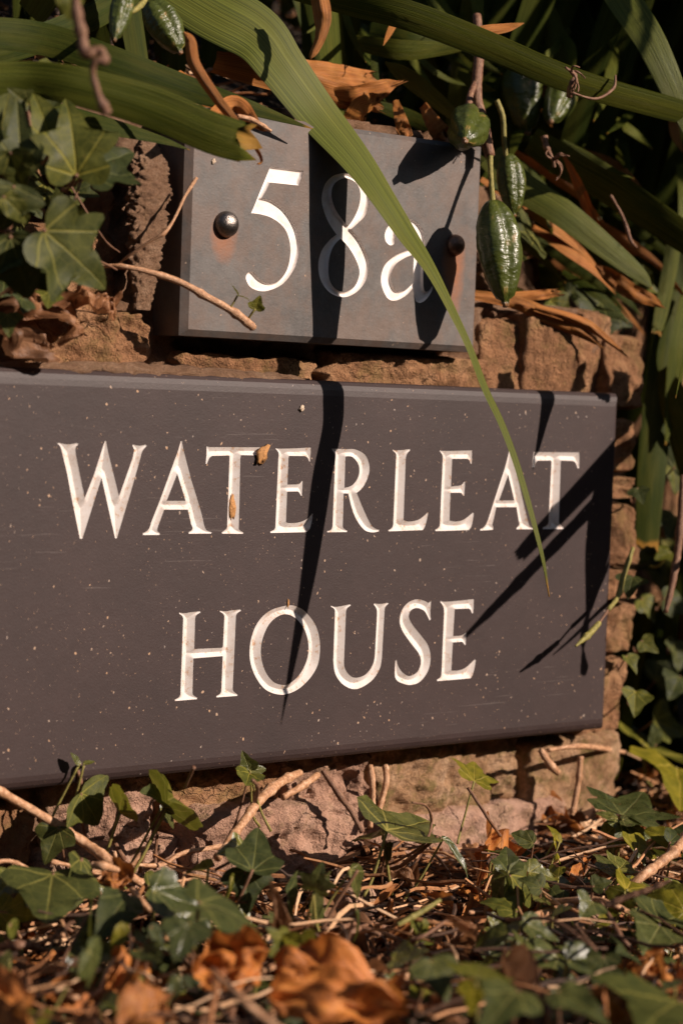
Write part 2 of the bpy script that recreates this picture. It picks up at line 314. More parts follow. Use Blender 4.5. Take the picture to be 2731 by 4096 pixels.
def stone(x0, x1, z0, z1, Yf, mat, amp=.004, nu=18, nv=12, dep=.03, parent=wall, name='stone', seed=None, label=None):
    q = random.random()*99 if seed is None else seed
    cx, cz, hx, hz = (x0+x1)/2, (z0+z1)/2, (x1-x0)/2, (z1-z0)/2
    V = []; tilt = (random.uniform(-1, 1), random.uniform(-1, 1)); nu = int(nu*2.2); nv = int(nv*2.4)
    for j in range(nv+1):
        t = -1+2*j/nv
        for i in range(nu+1):
            s = -1+2*i/nu
            kx = 1-.05*abs(t)**5-.07*nz(t*2.5, q, 1); kz = 1-.05*abs(s)**5-.09*nz(s*3.5, q, 2)
            x = cx+hx*s*kx+.06*hx*nz(s, t, q, 1.4); z = cz+hz*t*kz+.08*hz*nz(s, t, q+7, 1.4)
            e = max(abs(s), abs(t)); f = max(0, (e-.86)/.14)
            ch = abs(nz(x, q, z*.5, 48))
            y = Yf+dep*f**2.0+amp*nz(x, q, z, 30)+amp*.3*ch+amp*.55*nz(x, q+3, z, 110)+amp*.30*nz(x, q+5, z, 300, 2)+tilt[0]*s*.004+tilt[1]*t*.003
            V.append((x, y, z))
    n = nu+1; F = [(j*n+i, j*n+i+1, j*n+n+i+1, j*n+n+i) for j in range(nv) for i in range(nu)]
    o = mesh(name, V, F, mat, parent, origin=(cx, .05, cz)); 
    if label: o['label'] = label
    return o
B, P, O = M['st_brown'], M['st_pink'], M['st_ochre']
def px_stone(px0, py0, px1, py1, Y, mat, **k):          # stone whose face spans two photo corners
    a, b = at(px0, py0, Y), at(px1, py1, Y); return stone(a.x, b.x, b.z, a.z, Y, mat, **k)
# course seen between the plaques
px_stone(-420, 1170, 640, 1600, .020, B, amp=.006, nu=30, nv=16)
px_stone(690, 1395, 1290, 1640, .026, B, amp=.003, nu=30)
px_stone(1300, 1390, 1980, 1640, .024, B, amp=.004, nu=30)
px_stone(2108, 1240, 2305, 1640, .020, B, amp=.0025)
px_stone(2295, 1230, 2440, 1640, .032, B, amp=.003)
px_stone(2430, 1330, 2585, 1650, .024, B, amp=.005)
px_stone(1925, 1250, 2118, 1640, .028, B, amp=.0025)
# right jamb of the wall
px_stone(2330, 1660, 2555, 1900, .020, B, amp=.005); px_stone(2300, 1905, 2550, 2000, .022, B); px_stone(2290, 2005, 2545, 2275, .024, B, amp=.006)
px_stone(2290, 2280, 2555, 2400, .020, B); px_stone(2290, 2410, 2520, 2620, .032, B); px_stone(2270, 2640, 2500, 2940, .030, B)
# courses below the name plaque
px_stone(2100, 2950, 2480, 3300, .026, O, amp=.004, nu=24)
px_stone(1480, 2960, 2090, 3270, .026, O, amp=.006, nu=30, nv=16)
px_stone(1480, 3275, 2300, 3560, .018, P, amp=.004, nu=30)
px_stone(1150, 2990, 1475, 3330, .020, P, amp=.007, nu=24, nv=18)
px_stone(640, 3050, 1140, 3260, .028, B, amp=.005, nu=26); px_stone(180, 3110, 630, 3400, .028, P, amp=.006, nu=26)
px_stone(-420, 3150, 170, 3500, .028, B, amp=.006); px_stone(760, 3250, 1490, 3720, .010, P, amp=.006, nu=34, nv=24, label='broad smooth pinkish stone at the foot of the wall')
px_stone(180, 3410, 750, 3700, .02, P, amp=.006, nu=26)
# courses behind the plaques and to the sides
for r, (z0, z1) in enumerate([(.085, .15), (.153, .215), (.218, .262)]):
    x = -.60+.05*r
    while x < .17:
        ww = random.uniform(.09, .16); stone(x, min(x+ww, .185), z0, z1, .030, random.choice([B, P, B]), nu=12, nv=8); x += ww+.008
for r, (z0, z1) in enumerate([(.318, .372), (.376, .425)]):
    x = -.62+.04*r
    while x < -.20: ww = random.uniform(.07, .11); stone(x, x+ww, z0, z1, .030, B, nu=14, nv=10); x += ww+.008
    for x in (-.1, 0., ): stone(x, x+.095, z0, z1, .033, B, nu=10, nv=8)
# sandy mortar: the fillet on top of the name plaque, the rough pillar beside the number plate
def lump(name, pts, rad, mat, parent, ns=14, seed=0., amp=.35, sq=.8):
    C = spline(pts, max(8, len(pts)*(10 if ns < 40 else 34))); V = []; F = []
    for i, c in enumerate(C):
        u = i/(len(C)-1); r = rad*(math.sin(math.pi*min(max(u, .03), .97))**.35)
        T = Vector(C[min(i+1, len(C)-1)]-C[max(i-1, 0)]).normalized(); A = T.cross(Vector((0, 1, 0))).normalized(); Bv = T.cross(A)
        for j in range(ns):
            a = 2*math.pi*j/ns; p = Vector(c)+A*math.cos(a)*r+Bv*math.sin(a)*r*sq
            V.append(p+(p-Vector(c))*amp*(nz(p.x, p.y+seed, p.z, 70)+.8*nz(p.x, p.y, p.z+seed, 190)+(1.2*nz(p.x, p.y+2, p.z+seed, 420) if ns > 40 else 0)))
    for i in range(len(C)-1):
        for j in range(ns): F.append((i*ns+j, i*ns+(j+1) % ns, (i+1)*ns+(j+1) % ns, (i+1)*ns+j))
    F += [tuple(range(ns))[::-1], tuple((len(C)-1)*ns+j for j in range(ns))]
    return mesh(name, V, F, mat, parent)
lump('mortar_fillet', [at(-250, 1462, .012), at(300, 1478, .012), at(640, 1488, .013), at(1000, 1514, .013), at(1230, 1525, .013)], .0042, M['mortar'], wall, ns=12, amp=.5, sq=2.2)
lump('mortar_pillar', [at(600, 560, .024), at(598, 700, .018), at(592, 900, .016), at(570, 1240, .018)], .0115, M['mortar'], wall, ns=60, amp=.22, sq=.45)
# second, lower bank of rubble beyond the wall end
side = thing('rubble_wall', (.5, .34, 0), 'dark ivy-covered rubble wall set back at the right edge', 'wall')
V = [(x, .33+.03*nz(x, 2, z, 12)+.012*nz(x, 6, z, 40), z) for z in np.arange(-.04, .50, .02) for x in np.arange(.20, 1.3, .02)]
n = len(np.arange(.20, 1.3, .02)); F = [(j*n+i, j*n+i+1, j*n+n+i+1, j*n+n+i) for j in range(len(V)//n-1) for i in range(n-1)]
mesh('rubble_face', V, F, M['st_brown'], side)
for r in range(6):
    x = .24+.03*(r % 2)
    while x < 1.1:
        ww = random.uniform(.08, .15); stone(x, x+ww, .02+r*.075, .085+r*.075, .315, B, amp=.006, nu=8, nv=6, parent=side); x += ww+.01

# ------------------------------------------------------------------ the two slate plaques
def contour(pts, k, ox, oy):
    P = [(p[0]*k+ox, p[1]*k+oy, len(p) > 2) for p in pts]; n = len(P); out = []
    for i in range(n):
        a, b = P[i], P[(i+1) % n]; A, Bq = np.array(a[:2]), np.array(b[:2])
        if not a[2] and not b[2]: out.append(A); continue
        ta = (np.array(b[:2])-np.array(P[i-1][:2]))*.5 if a[2] else None; tb = (np.array(P[(i+2) % n][:2])-A)*.5 if b[2] else None
        ch = Bq-A
        if ta is None: ta = 1.5*ch-.5*tb
        if tb is None: tb = 1.5*ch-.5*ta
        L = np.linalg.norm(ch)
        for t, w_ in ((ta, 0), (tb, 1)):
            l_ = np.linalg.norm(t)
            if l_ > 1.2*L: t *= 1.2*L/l_
        for f in np.linspace(0, 1, 7)[:-1]:
            out.append((2*f**3-3*f*f+1)*A+(f**3-2*f*f+f)*ta+(-2*f**3+3*f*f)*Bq+(f**3-f*f)*tb)
    return out
K = 600/1568; s = 1
C1, C2, C3, C4, C5, C6 = (K, 200, 1720), (K, 800, 1720), (K, 1300, 1720), (K, 1750, 1720), (K, 680, 2370), (650/1568, 1280, 2350)
def sh(L): return [(p[0]+1568, *p[1:]) for p in L]
LET = {}
LET['W'] = (C1, [[(78, 138), (105, 134), (190, 150, s), (283, 136), (304, 148), (272, 188, s), (280, 285), (368, 712), (470, 450), (552, 190), (578, 115), (590, 115), (612, 230), (726, 692), (868, 290), (884, 205), (865, 162), (870, 150), (940, 164, s), (1005, 152), (1014, 166), (972, 214, s), (955, 270), (850, 640), (702, 1132), (684, 1132), (543, 500), (342, 1136), (316, 1134), (240, 760), (180, 440), (128, 225), (112, 172, s)]])
LET['A'] = (C1, [[(1370, 116), (1381, 116), (1402, 215), (1480, 520), (1568, 800), (1600, 925), (1632, 1035, s), (1692, 1066), (1688, 1082), (1453, 1084), (1452, 1068), (1492, 1034, s), (1478, 985), (1443, 832), (1196, 832), (1150, 960), (1125, 1042, s), (1152, 1076), (1148, 1096), (975, 1097), (972, 1080), (1032, 1040, s), (1062, 960), (1150, 740), (1272, 405), (1340, 220)], [(1333, 456), (1420, 740), (1222, 740)]])
LET['T'] = (C2, [[(72, 170), (100, 178), (650, 180), (702, 190), (690, 260), (666, 356), (655, 356), (628, 280, s), (590, 265), (430, 262), (424, 300), (408, 1030), (418, 1045, s), (456, 1070), (452, 1085), (232, 1083), (229, 1070), (278, 1032, s), (286, 1000), (311, 270), (300, 266), (130, 270), (103, 290, s), (74, 356), (62, 352), (70, 260)]])
LET['E'] = (C2, [[(791, 186), (820, 194, s), (1000, 191), (1150, 182), (1159, 184), (1158, 230), (1150, 331), (1141, 326), (1125, 290, s), (1095, 272), (932, 270), (927, 290), (915, 570), (1020, 568), (1045, 558, s), (1068, 530), (1074, 534), (1072, 590), (1066, 688), (1056, 686), (1032, 648, s), (1010, 642), (912, 643), (900, 958), (930, 972, s), (1030, 966, s), (1110, 935, s), (1172, 874), (1180, 878), (1172, 930), (1152, 1020, s), (1120, 1062), (1098, 1068), (738, 1076), (734, 1062), (780, 1036, s), (790, 995), (820, 300), (822, 240, s), (793, 198)]])
LET['R'] = (C3, [[(70, 194), (240, 199), (330, 206, s), (425, 265, s), (464, 375, s), (452, 480, s), (400, 590, s), (332, 656), (350, 700, s), (412, 850, s), (490, 1000, s), (566, 1044), (562, 1059), (480, 1069, s), (400, 1035, s), (305, 890, s), (243, 664), (196, 662), (186, 1000), (196, 1026, s), (233, 1052), (230, 1066), (24, 1069), (22, 1055), (68, 1036, s), (80, 975), (105, 320), (104, 255, s), (72, 205)], [(214, 276), (290, 285, s), (352, 370, s), (350, 480, s), (290, 572, s), (204, 604)]])
LET['L'] = (C3, [[(706, 202), (740, 212, s), (820, 208), (886, 198), (889, 212), (856, 248, s), (843, 300), (820, 940), (880, 956, s), (970, 940, s), (1030, 900, s), (1066, 864), (1076, 872), (1060, 950, s), (1042, 1010, s), (1018, 1046), (664, 1059), (661, 1046), (704, 1012, s), (713, 950), (742, 275), (738, 245, s), (706, 214)]])
LET['E2'] = (C3, [[(1199, 210), (1225, 218, s), (1350, 218), (1534, 213), (1534, 300), (1531, 350), (1520, 352), (1508, 318, s), (1488, 300), (1328, 300), (1315, 590), (1405, 582), (1430, 570, s), (1454, 538), (1461, 542), (1460, 600), (1452, 686), (1441, 684), (1424, 660, s), (1404, 655), (1310, 655), (1300, 945), (1370, 956, s), (1450, 935, s), (1543, 863), (1553, 870), (1540, 960, s), (1526, 1010, s), (1500, 1045), (1153, 1057), (1150, 1042), (1190, 1012, s), (1200, 960), (1228, 310), (1225, 262, s), (1198, 222)]])
LET['A2'] = (C4, [[(756, 186), (767, 186), (792, 300), (952, 985, s), (1002, 1018), (998, 1036), (824, 1037), (821, 1022), (852, 988, s), (845, 945), (822, 806), (612, 806), (572, 985), (582, 1026), (577, 1042), (444, 1051), (441, 1036), (505, 985, s), (582, 760), (700, 400), (742, 240)], [(736, 468), (800, 736), (640, 736)]])
LET['T2'] = (C4, [[(1002, 230), (1476, 234), (1480, 300), (1477, 395), (1462, 403), (1440, 345, s), (1412, 322), (1285, 318), (1264, 955), (1275, 985, s), (1314, 1018), (1310, 1035), (1098, 1035), (1096, 1020), (1148, 985, s), (1158, 930), (1188, 330), (1176, 318), (1045, 320), (1025, 338, s), (1006, 392), (988, 384), (994, 310)]])
LET['H'] = (C5, [[(98, 208), (150, 216, s), (220, 206), (316, 195), (323, 208), (276, 238, s), (265, 290), (257, 575), (258, 590), (545, 577), (556, 560), (570, 260), (560, 225, s), (522, 200), (524, 189), (580, 196, s), (640, 187), (738, 176), (744, 190), (700, 222, s), (691, 270), (658, 1005), (670, 1035, s), (708, 1064), (706, 1080), (489, 1096), (486, 1081), (530, 1052, s), (540, 1000), (553, 664), (248, 688), (238, 1035), (246, 1070, s), (288, 1099), (286, 1114), (56, 1134), (53, 1119), (104, 1086, s), (113, 1030), (140, 290), (134, 250, s), (98, 222)]])
LET['O'] = (C5, [[(1230, 135, s), (1330, 147, s), (1430, 215, s), (1525, 345, s), (1568, 520, s), (1555, 720, s), (1490, 860, s), (1380, 980, s), (1270, 1045, s), (1150, 1068, s), (1000, 1015, s), (890, 870, s), (836, 690, s), (848, 490, s), (920, 310, s), (1050, 188, s)], [(1225, 228, s), (1320, 275, s), (1405, 385, s), (1447, 540, s), (1432, 700, s), (1360, 850, s), (1260, 945, s), (1180, 966, s), (1080, 930, s), (995, 815, s), (953, 650, s), (968, 490, s), (1035, 335, s), (1130, 248, s)]])
LET['U'] = (C6, [[(106, 173), (150, 186, s), (210, 178), (291, 162), (298, 172), (258, 206, s), (250, 260), (232, 720), (245, 790, s), (300, 857, s), (370, 868, s), (450, 830, s), (510, 740, s), (529, 640), (549, 260), (544, 205, s), (518, 166), (523, 150), (575, 158, s), (654, 146), (660, 156), (630, 185, s), (622, 230), (598, 660), (572, 790, s), (490, 905, s), (350, 980, s), (230, 942, s), (150, 840, s), (128, 700), (144, 240), (138, 208, s), (106, 186)]])
LET['S'] = (C6, [[(1070, 132), (1045, 150), (1000, 126, s), (930, 114, s), (855, 142, s), (795, 208, s), (767, 310, s), (790, 410, s), (870, 530, s), (950, 635, s), (972, 715, s), (945, 805, s), (875, 852, s), (815, 835, s), (760, 770, s), (737, 694), (726, 710), (721, 850, s), (745, 900, s), (800, 926, s), (870, 940, s), (960, 910, s), (1035, 815, s), (1066, 690, s), (1045, 565, s), (980, 470, s), (900, 370, s), (858, 290, s), (872, 225, s), (930, 197, s), (1000, 222, s), (1035, 275, s), (1054, 318), (1067, 306), (1063, 230)]])
LET['E3'] = (C6, [[(1160, 127), (1200, 137, s), (1350, 126), (1474, 112), (1482, 114), (1480, 190), (1476, 242), (1464, 250), (1450, 215, s), (1430, 202), (1298, 207), (1283, 470), (1350, 465), (1380, 455, s), (1402, 435), (1408, 440), (1406, 480), (1404, 552), (1394, 553), (1374, 527, s), (1350, 524), (1280, 530), (1265, 800), (1330, 800, s), (1400, 775, s), (1490, 693), (1501, 700), (1490, 770, s), (1472, 838, s), (1448, 876), (1129, 903), (1126, 888), (1163, 860, s), (1172, 800), (1195, 240), (1188, 185, s), (1160, 142)]])
N5, N8 = (500/1568, 940, 640), (500/1568, 1240, 640)
NUM = {}
NUM['5'] = (N5, [[(443, 83), (857, 135), (838, 220), (796, 319), (440, 281), (400, 365), (335, 480), (400, 490, s), (500, 530, s), (640, 640, s), (760, 830, s), (812, 1040, s), (800, 1210, s), (730, 1390, s), (590, 1560, s), (380, 1645, s), (210, 1605, s), (138, 1490, s), (165, 1412, s), (225, 1402, s), (310, 1490, s), (420, 1545, s), (545, 1520, s), (655, 1370, s), (697, 1150, s), (670, 960, s), (600, 830, s), (470, 730, s), (340, 685, s), (205, 665)]])
NUM['8'] = (N8, [[(400, 168, s), (520, 185, s), (640, 260, s), (725, 370, s), (745, 500, s), (700, 680, s), (600, 790, s), (512, 868), (620, 1000, s), (700, 1150, s), (742, 1310, s), (705, 1500, s), (590, 1650, s), (430, 1720, s), (260, 1672, s), (140, 1520, s), (103, 1330, s), (140, 1150, s), (235, 1015, s), (332, 935), (230, 780, s), (165, 610, s), (146, 470, s), (185, 310, s), (280, 205, s)], [(400, 235, s), (500, 240, s), (595, 310, s), (633, 430, s), (610, 590, s), (545, 735, s), (478, 827), (400, 740, s), (310, 600, s), (268, 440, s), (300, 305, s)], [(385, 985), (480, 1090, s), (560, 1220, s), (617, 1370, s), (605, 1490, s), (545, 1600, s), (430, 1655, s), (310, 1610, s), (238, 1480, s), (236, 1260, s), (290, 1090, s)]])
NUM['a'] = (N8, [[(1230, 738, s), (1330, 775, s), (1410, 875, s), (1438, 1000, s), (1425, 1250), (1418, 1560, s), (1440, 1648, s), (1490, 1635, s), (1528, 1578), (1538, 1590), (1510, 1670, s), (1440, 1760, s), (1370, 1790, s), (1320, 1755, s), (1286, 1610), (1200, 1700, s), (1080, 1762, s), (980, 1740, s), (910, 1620, s), (888, 1480, s), (930, 1330, s), (1030, 1225, s), (1160, 1155, s), (1296, 1112), (1290, 960, s), (1230, 860, s), (1140, 835, s), (1085, 880, s), (1072, 970, s), (1052, 1050, s), (1000, 1068, s), (945, 1010, s), (938, 920, s), (985, 825, s), (1080, 765, s), (1160, 742, s)], [(1300, 1182), (1290, 1540), (1190, 1635, s), (1085, 1640, s), (1025, 1540, s), (1020, 1430, s), (1072, 1310, s), (1180, 1232, s)]])

def groove(name, loops, Y, depth_fn, mat, parent, step=.0004):
    segs = np.array([(*l[i-1], *l[i]) for l in loops for i in range(len(l))]); allp = np.vstack(loops)
    lo = allp.min(0)-.0012; hi = allp.max(0)+.0012
    gx = np.arange(lo[0], hi[0], step); gzv = np.arange(lo[1], hi[1], step); X, Z = np.meshgrid(gx, gzv); Pn = np.stack([X.ravel(), Z.ravel()], 1)
    D = np.full(len(Pn), 1e9); ins = np.zeros(len(Pn), bool)
    for ax, az, bx, bz in segs:
        d = np.array([bx-ax, bz-az]); q = Pn-(ax, az); t = np.clip((q@d)/max(d@d, 1e-16), 0, 1)
        D = np.minimum(D, ((q-t[:, None]*d)**2).sum(1))
        if az != bz: ins ^= ((az > Pn[:, 1]) != (bz > Pn[:, 1])) & (Pn[:, 0] < (bx-ax)*(Pn[:, 1]-az)/(bz-az)+ax)
    D = np.sqrt(D); sd = np.where(ins, D, -D).reshape(X.shape)
    y = Y+.00006+depth_fn(np.maximum(sd, 0))
    near = sd > -.0009; cell = near[:-1, :-1] & near[1:, :-1] & near[:-1, 1:] & near[1:, 1:]
    idx = -np.ones(X.shape, int); jj, ii = np.nonzero(cell); use = np.zeros(X.shape, bool)
    for a, b in ((0, 0), (1, 0), (0, 1), (1, 1)): use[jj+a, ii+b] = True
    idx[use] = np.arange(use.sum()); V = np.stack([X[use], y[use], Z[use]], 1)
    F = np.stack([idx[jj, ii], idx[jj, ii+1], idx[jj+1, ii+1], idx[jj+1, ii]], 1).tolist()
    return mesh(name, V, F, mat, parent, smooth=False)
def plaque(parent, name, x0, x1, z0, z1, Y, back, bev, letters, mat, lmat, depth_fn, rnd=1):
    loops = {k: [np.array([[p.x, p.z] for p in (at(*q, Y) for q in contour(c, *f))]) for c in cs] for k, (f, cs) in letters.items()}
    bl, br, bb, bt = bev; rect = [(x0+bl, z0+bb), (x1-br, z0+bb), (x1-br, z1-bt), (x0+bl, z1-bt)]
    V2 = [Vector(p) for p in rect]; E2 = [(0, 1), (1, 2), (2, 3), (3, 0)]
    for ls in loops.values():
        for l in ls:
            b = len(V2); V2 += [Vector(p) for p in l]; E2 += [(b+i, b+(i+1) % len(l)) for i in range(len(l))]
    vo, eo, fo, *_ = geometry.delaunay_2d_cdt(V2, E2, [], 0, 1e-7)
    segs = [(*l[i-1], *l[i]) for ls in loops.values() for l in ls for i in range(len(l))]; sg = np.array(segs)
    F = []; vv = np.array([tuple(v) for v in vo])
    for f in fo:
        c = vv[list(f)].mean(0); az, bz = sg[:, 1], sg[:, 3]; m = (az > c[1]) != (bz > c[1])
        xx = (sg[m, 2]-sg[m, 0])*(c[1]-az[m])/(bz[m]-az[m])+sg[m, 0]
        if (c[0] < xx).sum() % 2 == 0: F.append(tuple(f))
    V = [(v[0], Y, v[1]) for v in vv]
    # bevelled rim and sides
    rings = []
    for k in range(0, 5):
        a = math.pi/2*k/4; o = math.sin(a) if rnd else k/4; d = (1-math.cos(a)) if rnd else k/4
        bm = min(max(bev), .0055) if rnd else min(bev)
        rings.append(([(x0+bl-bl*o, z0+bb-bb*o), (x1-br+br*o, z0+bb-bb*o), (x1-br+br*o, z1-bt+bt*o), (x0+bl-bl*o, z1-bt+bt*o)], Y+bm*d))
    rings.append((rings[-1][0], back)); base = len(V)
    for i, (r, yy) in enumerate(rings): V += [(p[0], yy, p[1]) for p in r]
    for i in range(len(rings)-1):
        for j in range(4): a, b = base+i*4+j, base+i*4+(j+1) % 4; F.append((a, a+4, b+4, b))
    F.append(tuple(base+(len(rings)-1)*4+j for j in range(4)))
    body = mesh('slab', V, F, mat, parent, smooth=False)
    for k, ls in loops.items():
        o = groove(name, ls, Y, depth_fn, lmat, parent); o['label'] = 'white painted carved %s %s' % ('numeral' if k in '58' else 'letter', k[0])
    return body
pl = thing('name_plaque', (0, .02, .078), 'wide dark slate name plaque carved WATERLEAT HOUSE in white', 'sign')
plaque(pl, 'letter', -.240, .2235, .0778, .2945, 0., .036, (.004, .004, .0075, .0085), LET, M['slate'], M['paint'], lambda d: .58*d)
npl = thing('number_plate', (-.0015, .02, .317), 'smaller grey slate plate carved 58a in white, held by two domed screws', 'sign')
NY = .007
plaque(npl, 'letter', -.1085, .1045, .3155, .4388, NY, .036, (.0042, .0028, .0035, .003), NUM, M['slate2'], M['paint2'], lambda d: .0016*(1-(1-np.minimum(d/.0014, 1))**2), rnd=0)
def screw(px, py, r, mat, label):
    c = at(px, py, NY); V = []; F = []; ns, nr = 28, 9
    for i in range(nr+1):
        a = math.pi/2*i/nr
        for j in range(ns): b = 2*math.pi*j/ns; V.append((c.x+r*math.cos(a)*math.cos(b), c.y-.0006-r*.82*math.sin(a), c.z+r*math.cos(a)*math.sin(b)))
    for j in range(ns): b = 2*math.pi*j/ns; V.append((c.x+r*.97*math.cos(b), c.y+.004, c.z+r*.97*math.sin(b)))
    for i in range(nr):
        for j in range(ns): F.append((i*ns+j, i*ns+(j+1) % ns, (i+1)*ns+(j+1) % ns, (i+1)*ns+j))
    k = (nr+1)*ns
    for j in range(ns): F.append((k+j, k+(j+1) % ns, (j+1) % ns, j))
    o = mesh('dome_screw', V, F, mat, npl); o['label'] = label
screw(903, 897, .0073, M['steel'], 'polished domed steel screw head'); screw(1817, 980, .0064, M['rusty'], 'rusty brown domed screw head')
# ------------------------------------------------------------------ plant parts
def ribbon(name, parent, pts, mat, roll=0., fold=.08, n=40, cols=7, thick=.0005, twist=0., wav=0., jag=0., label=None, face=None):
    """pts: rows (x, y, z, width in metres); a leaf blade with real thickness"""
    Cn = spline(pts, n); V = []; UV = []; F = []; q = random.random()*50
    for i, c in enumerate(Cn):
        p = Vector(c[:3]); T = Vector(Cn[min(i+1, n-1)][:3]-Cn[max(i-1, 0)][:3]).normalized()
        A = T.cross(face if face else (CAM-p).normalized()).normalized(); rl = c[4] if len(c) > 4 else roll; a = math.radians(rl+twist*i/(n-1)); A = Matrix.Rotation(a, 3, T) @ A; N = A.cross(T).normalized()
        u = i/(n-1); hw = max(c[3], .0002)/2/(1 if face else max(math.cos(math.radians(rl)), .22))
        for k in range(cols):
            s = -1+2*k/(cols-1); d = A*(s*hw)+N*(-fold*hw*abs(s)+wav*hw*nz(u*4, s, q, 1.3)+.02*hw*math.cos(s*9))
            if jag and i >= n-3: d += T*(jag*nz(s*5, q, i, 1.2))
            V.append(p+d); UV.append(((s+1)/2, u))
    nb = len(V)
    for i in range(n):
        for k in range(cols):
            c = Cn[i]; p = V[i*cols+k]; T = Vector(Cn[min(i+1, n-1)][:3]-Cn[max(i-1, 0)][:3]).normalized()
            k0 = V[i*cols]; k1 = V[i*cols+cols-1]; A = (k1-k0).normalized(); N = A.cross(T).normalized()
            edge = 0. if k in (0, cols-1) else thick
            V.append(p-N*edge); UV.append(UV[i*cols+k])
    for i in range(n-1):
        for k in range(cols-1):
            a = i*cols+k; F.append((a, a+1, a+cols+1, a+cols)); b = a+nb; F.append((b, b+cols, b+cols+1, b+1))
    o = mesh(name, V, F, mat, parent, uv=UV)
    if label: o['label'] = label
    return o
def pxrow(r):                 # (px, py, Y, width px) -> world row
    p = at(r[0], r[1], r[2]); return (p.x, p.y, p.z, r[3]*mm(p))
def bl(parent, rows, mat='blade', name='blade', **k): return ribbon(name, parent, [pxrow(r) for r in rows], M[mat], **k)
def tube(name, parent, pts, mat, ns=8, n=24, knob=.12, label=None, origin=None):
    Cn = spline(pts, n); V = []; F = []; UV = []; q = random.random()*60; L = 0.
    A = None
    for i, c in enumerate(Cn):
        p = Vector(c[:3]); T = Vector(Cn[min(i+1, n-1)][:3]-Cn[max(i-1, 0)][:3]).normalized()
        A = T.orthogonal().normalized() if A is None else (A-T*A.dot(T)).normalized(); Bv = T.cross(A)
        if i: L += np.linalg.norm(Cn[i][:3]-Cn[i-1][:3])
        r = c[3]*(1+(.30*math.exp(-(((L*45+q) % 1)-.5)**2/.006) if knob > .09 else 0)+knob*nz(i*.35, q, 0)+knob*.6*nz(i*1.3, q, 5))
        for j in range(ns):
            a = 2*math.pi*j/ns; V.append(p+(A*math.cos(a)+Bv*math.sin(a))*r*(1+.10*nz(j*1.7, i*.6, q))); UV.append((j/ns, L*12))
    for i in range(n-1):
        for j in range(ns): F.append((i*ns+j, i*ns+(j+1) % ns, (i+1)*ns+(j+1) % ns, (i+1)*ns+j))
    F += [tuple(range(ns))[::-1], tuple((n-1)*ns+j for j in range(ns))]
    o = mesh(name, V, F, mat, parent, uv=UV, origin=origin)
    if label: o['label'] = label
    return o
def tb(parent, rows, mat='twig', name='stem', mode='Y', **k):     # rows (px, py, Y or z, diameter px)
    P = []
    for r in rows:
        p = at(*r[:3]) if mode == 'Y' else gz(*r[:3]); P.append((p.x, p.y, p.z, r[3]*mm(p)/2))
    return tube(name, parent, P, M[mat], **k)
def pod(parent, a, b, wpx, name='seed_pod', phase=0., nl=3, split=0., label=None):
    a, b = Vector(a), Vector(b); T = (b-a).normalized(); A = T.cross(CAM-a).normalized(); N = A.cross(T); L = (b-a).length; R = wpx*mm(a)/2
    V = []; F = []; UV = []; nu, ns = 30, 42; q = random.random()*40
    for i in range(nu+1):
        u = i/nu; r = R*(math.sin(math.pi*(.04+.93*u**.88))**.62)*(1-.25*u*u) if u < .93 else R*.17*(1.15-u)/.2
        r = max(r, R*.08)
        for j in range(ns):
            th = 2*math.pi*j/ns+phase; g = abs(math.sin(th*nl/2)); f = .70+.30*g**.55-.07*math.exp(-((g-1)/.04)**2)
            f *= 1+.05*nz(u*7, math.cos(th)*2, math.sin(th)*2+q, 1.2)+.02*nz(u*22, math.cos(th)*5, math.sin(th)*5+q)
            V.append(a+T*(u*L)+(A*math.cos(th)+N*math.sin(th))*r*f); UV.append((j/ns, u))
    for i in range(nu):
        for j in range(ns): F.append((i*ns+j, i*ns+(j+1) % ns, (i+1)*ns+(j+1) % ns, (i+1)*ns+j))
    F += [tuple(range(ns))[::-1], tuple(nu*ns+j for j in range(ns))]
    o = mesh(name, V, F, M['pod'], parent, uv=UV)
    if label: o['label'] = label
    return o
IVY = [[(0, .07), (.06, .02), (.18, -.05), (.34, -.06), (.45, .04), (.43, .15), (.38, .25), (.50, .34), (.62, .50), (.52, .52), (.36, .50), (.25, .57), (.18, .72), (.08, .92), (0, 1)],
       [(0, .04), (.10, -.01), (.26, -.01), (.42, .08), (.52, .26), (.46, .37), (.34, .45), (.24, .60), (.12, .86), (0, 1)],
       [(0, .02), (.16, .0), (.32, .10), (.40, .28), (.37, .46), (.26, .70), (.11, .91), (0, 1)],
       [(0, .06), (.12, -.04), (.34, -.03), (.56, .12), (.72, .16), (.60, .26), (.40, .34), (.27, .48), (.20, .70), (.08, .93), (0, 1)]]
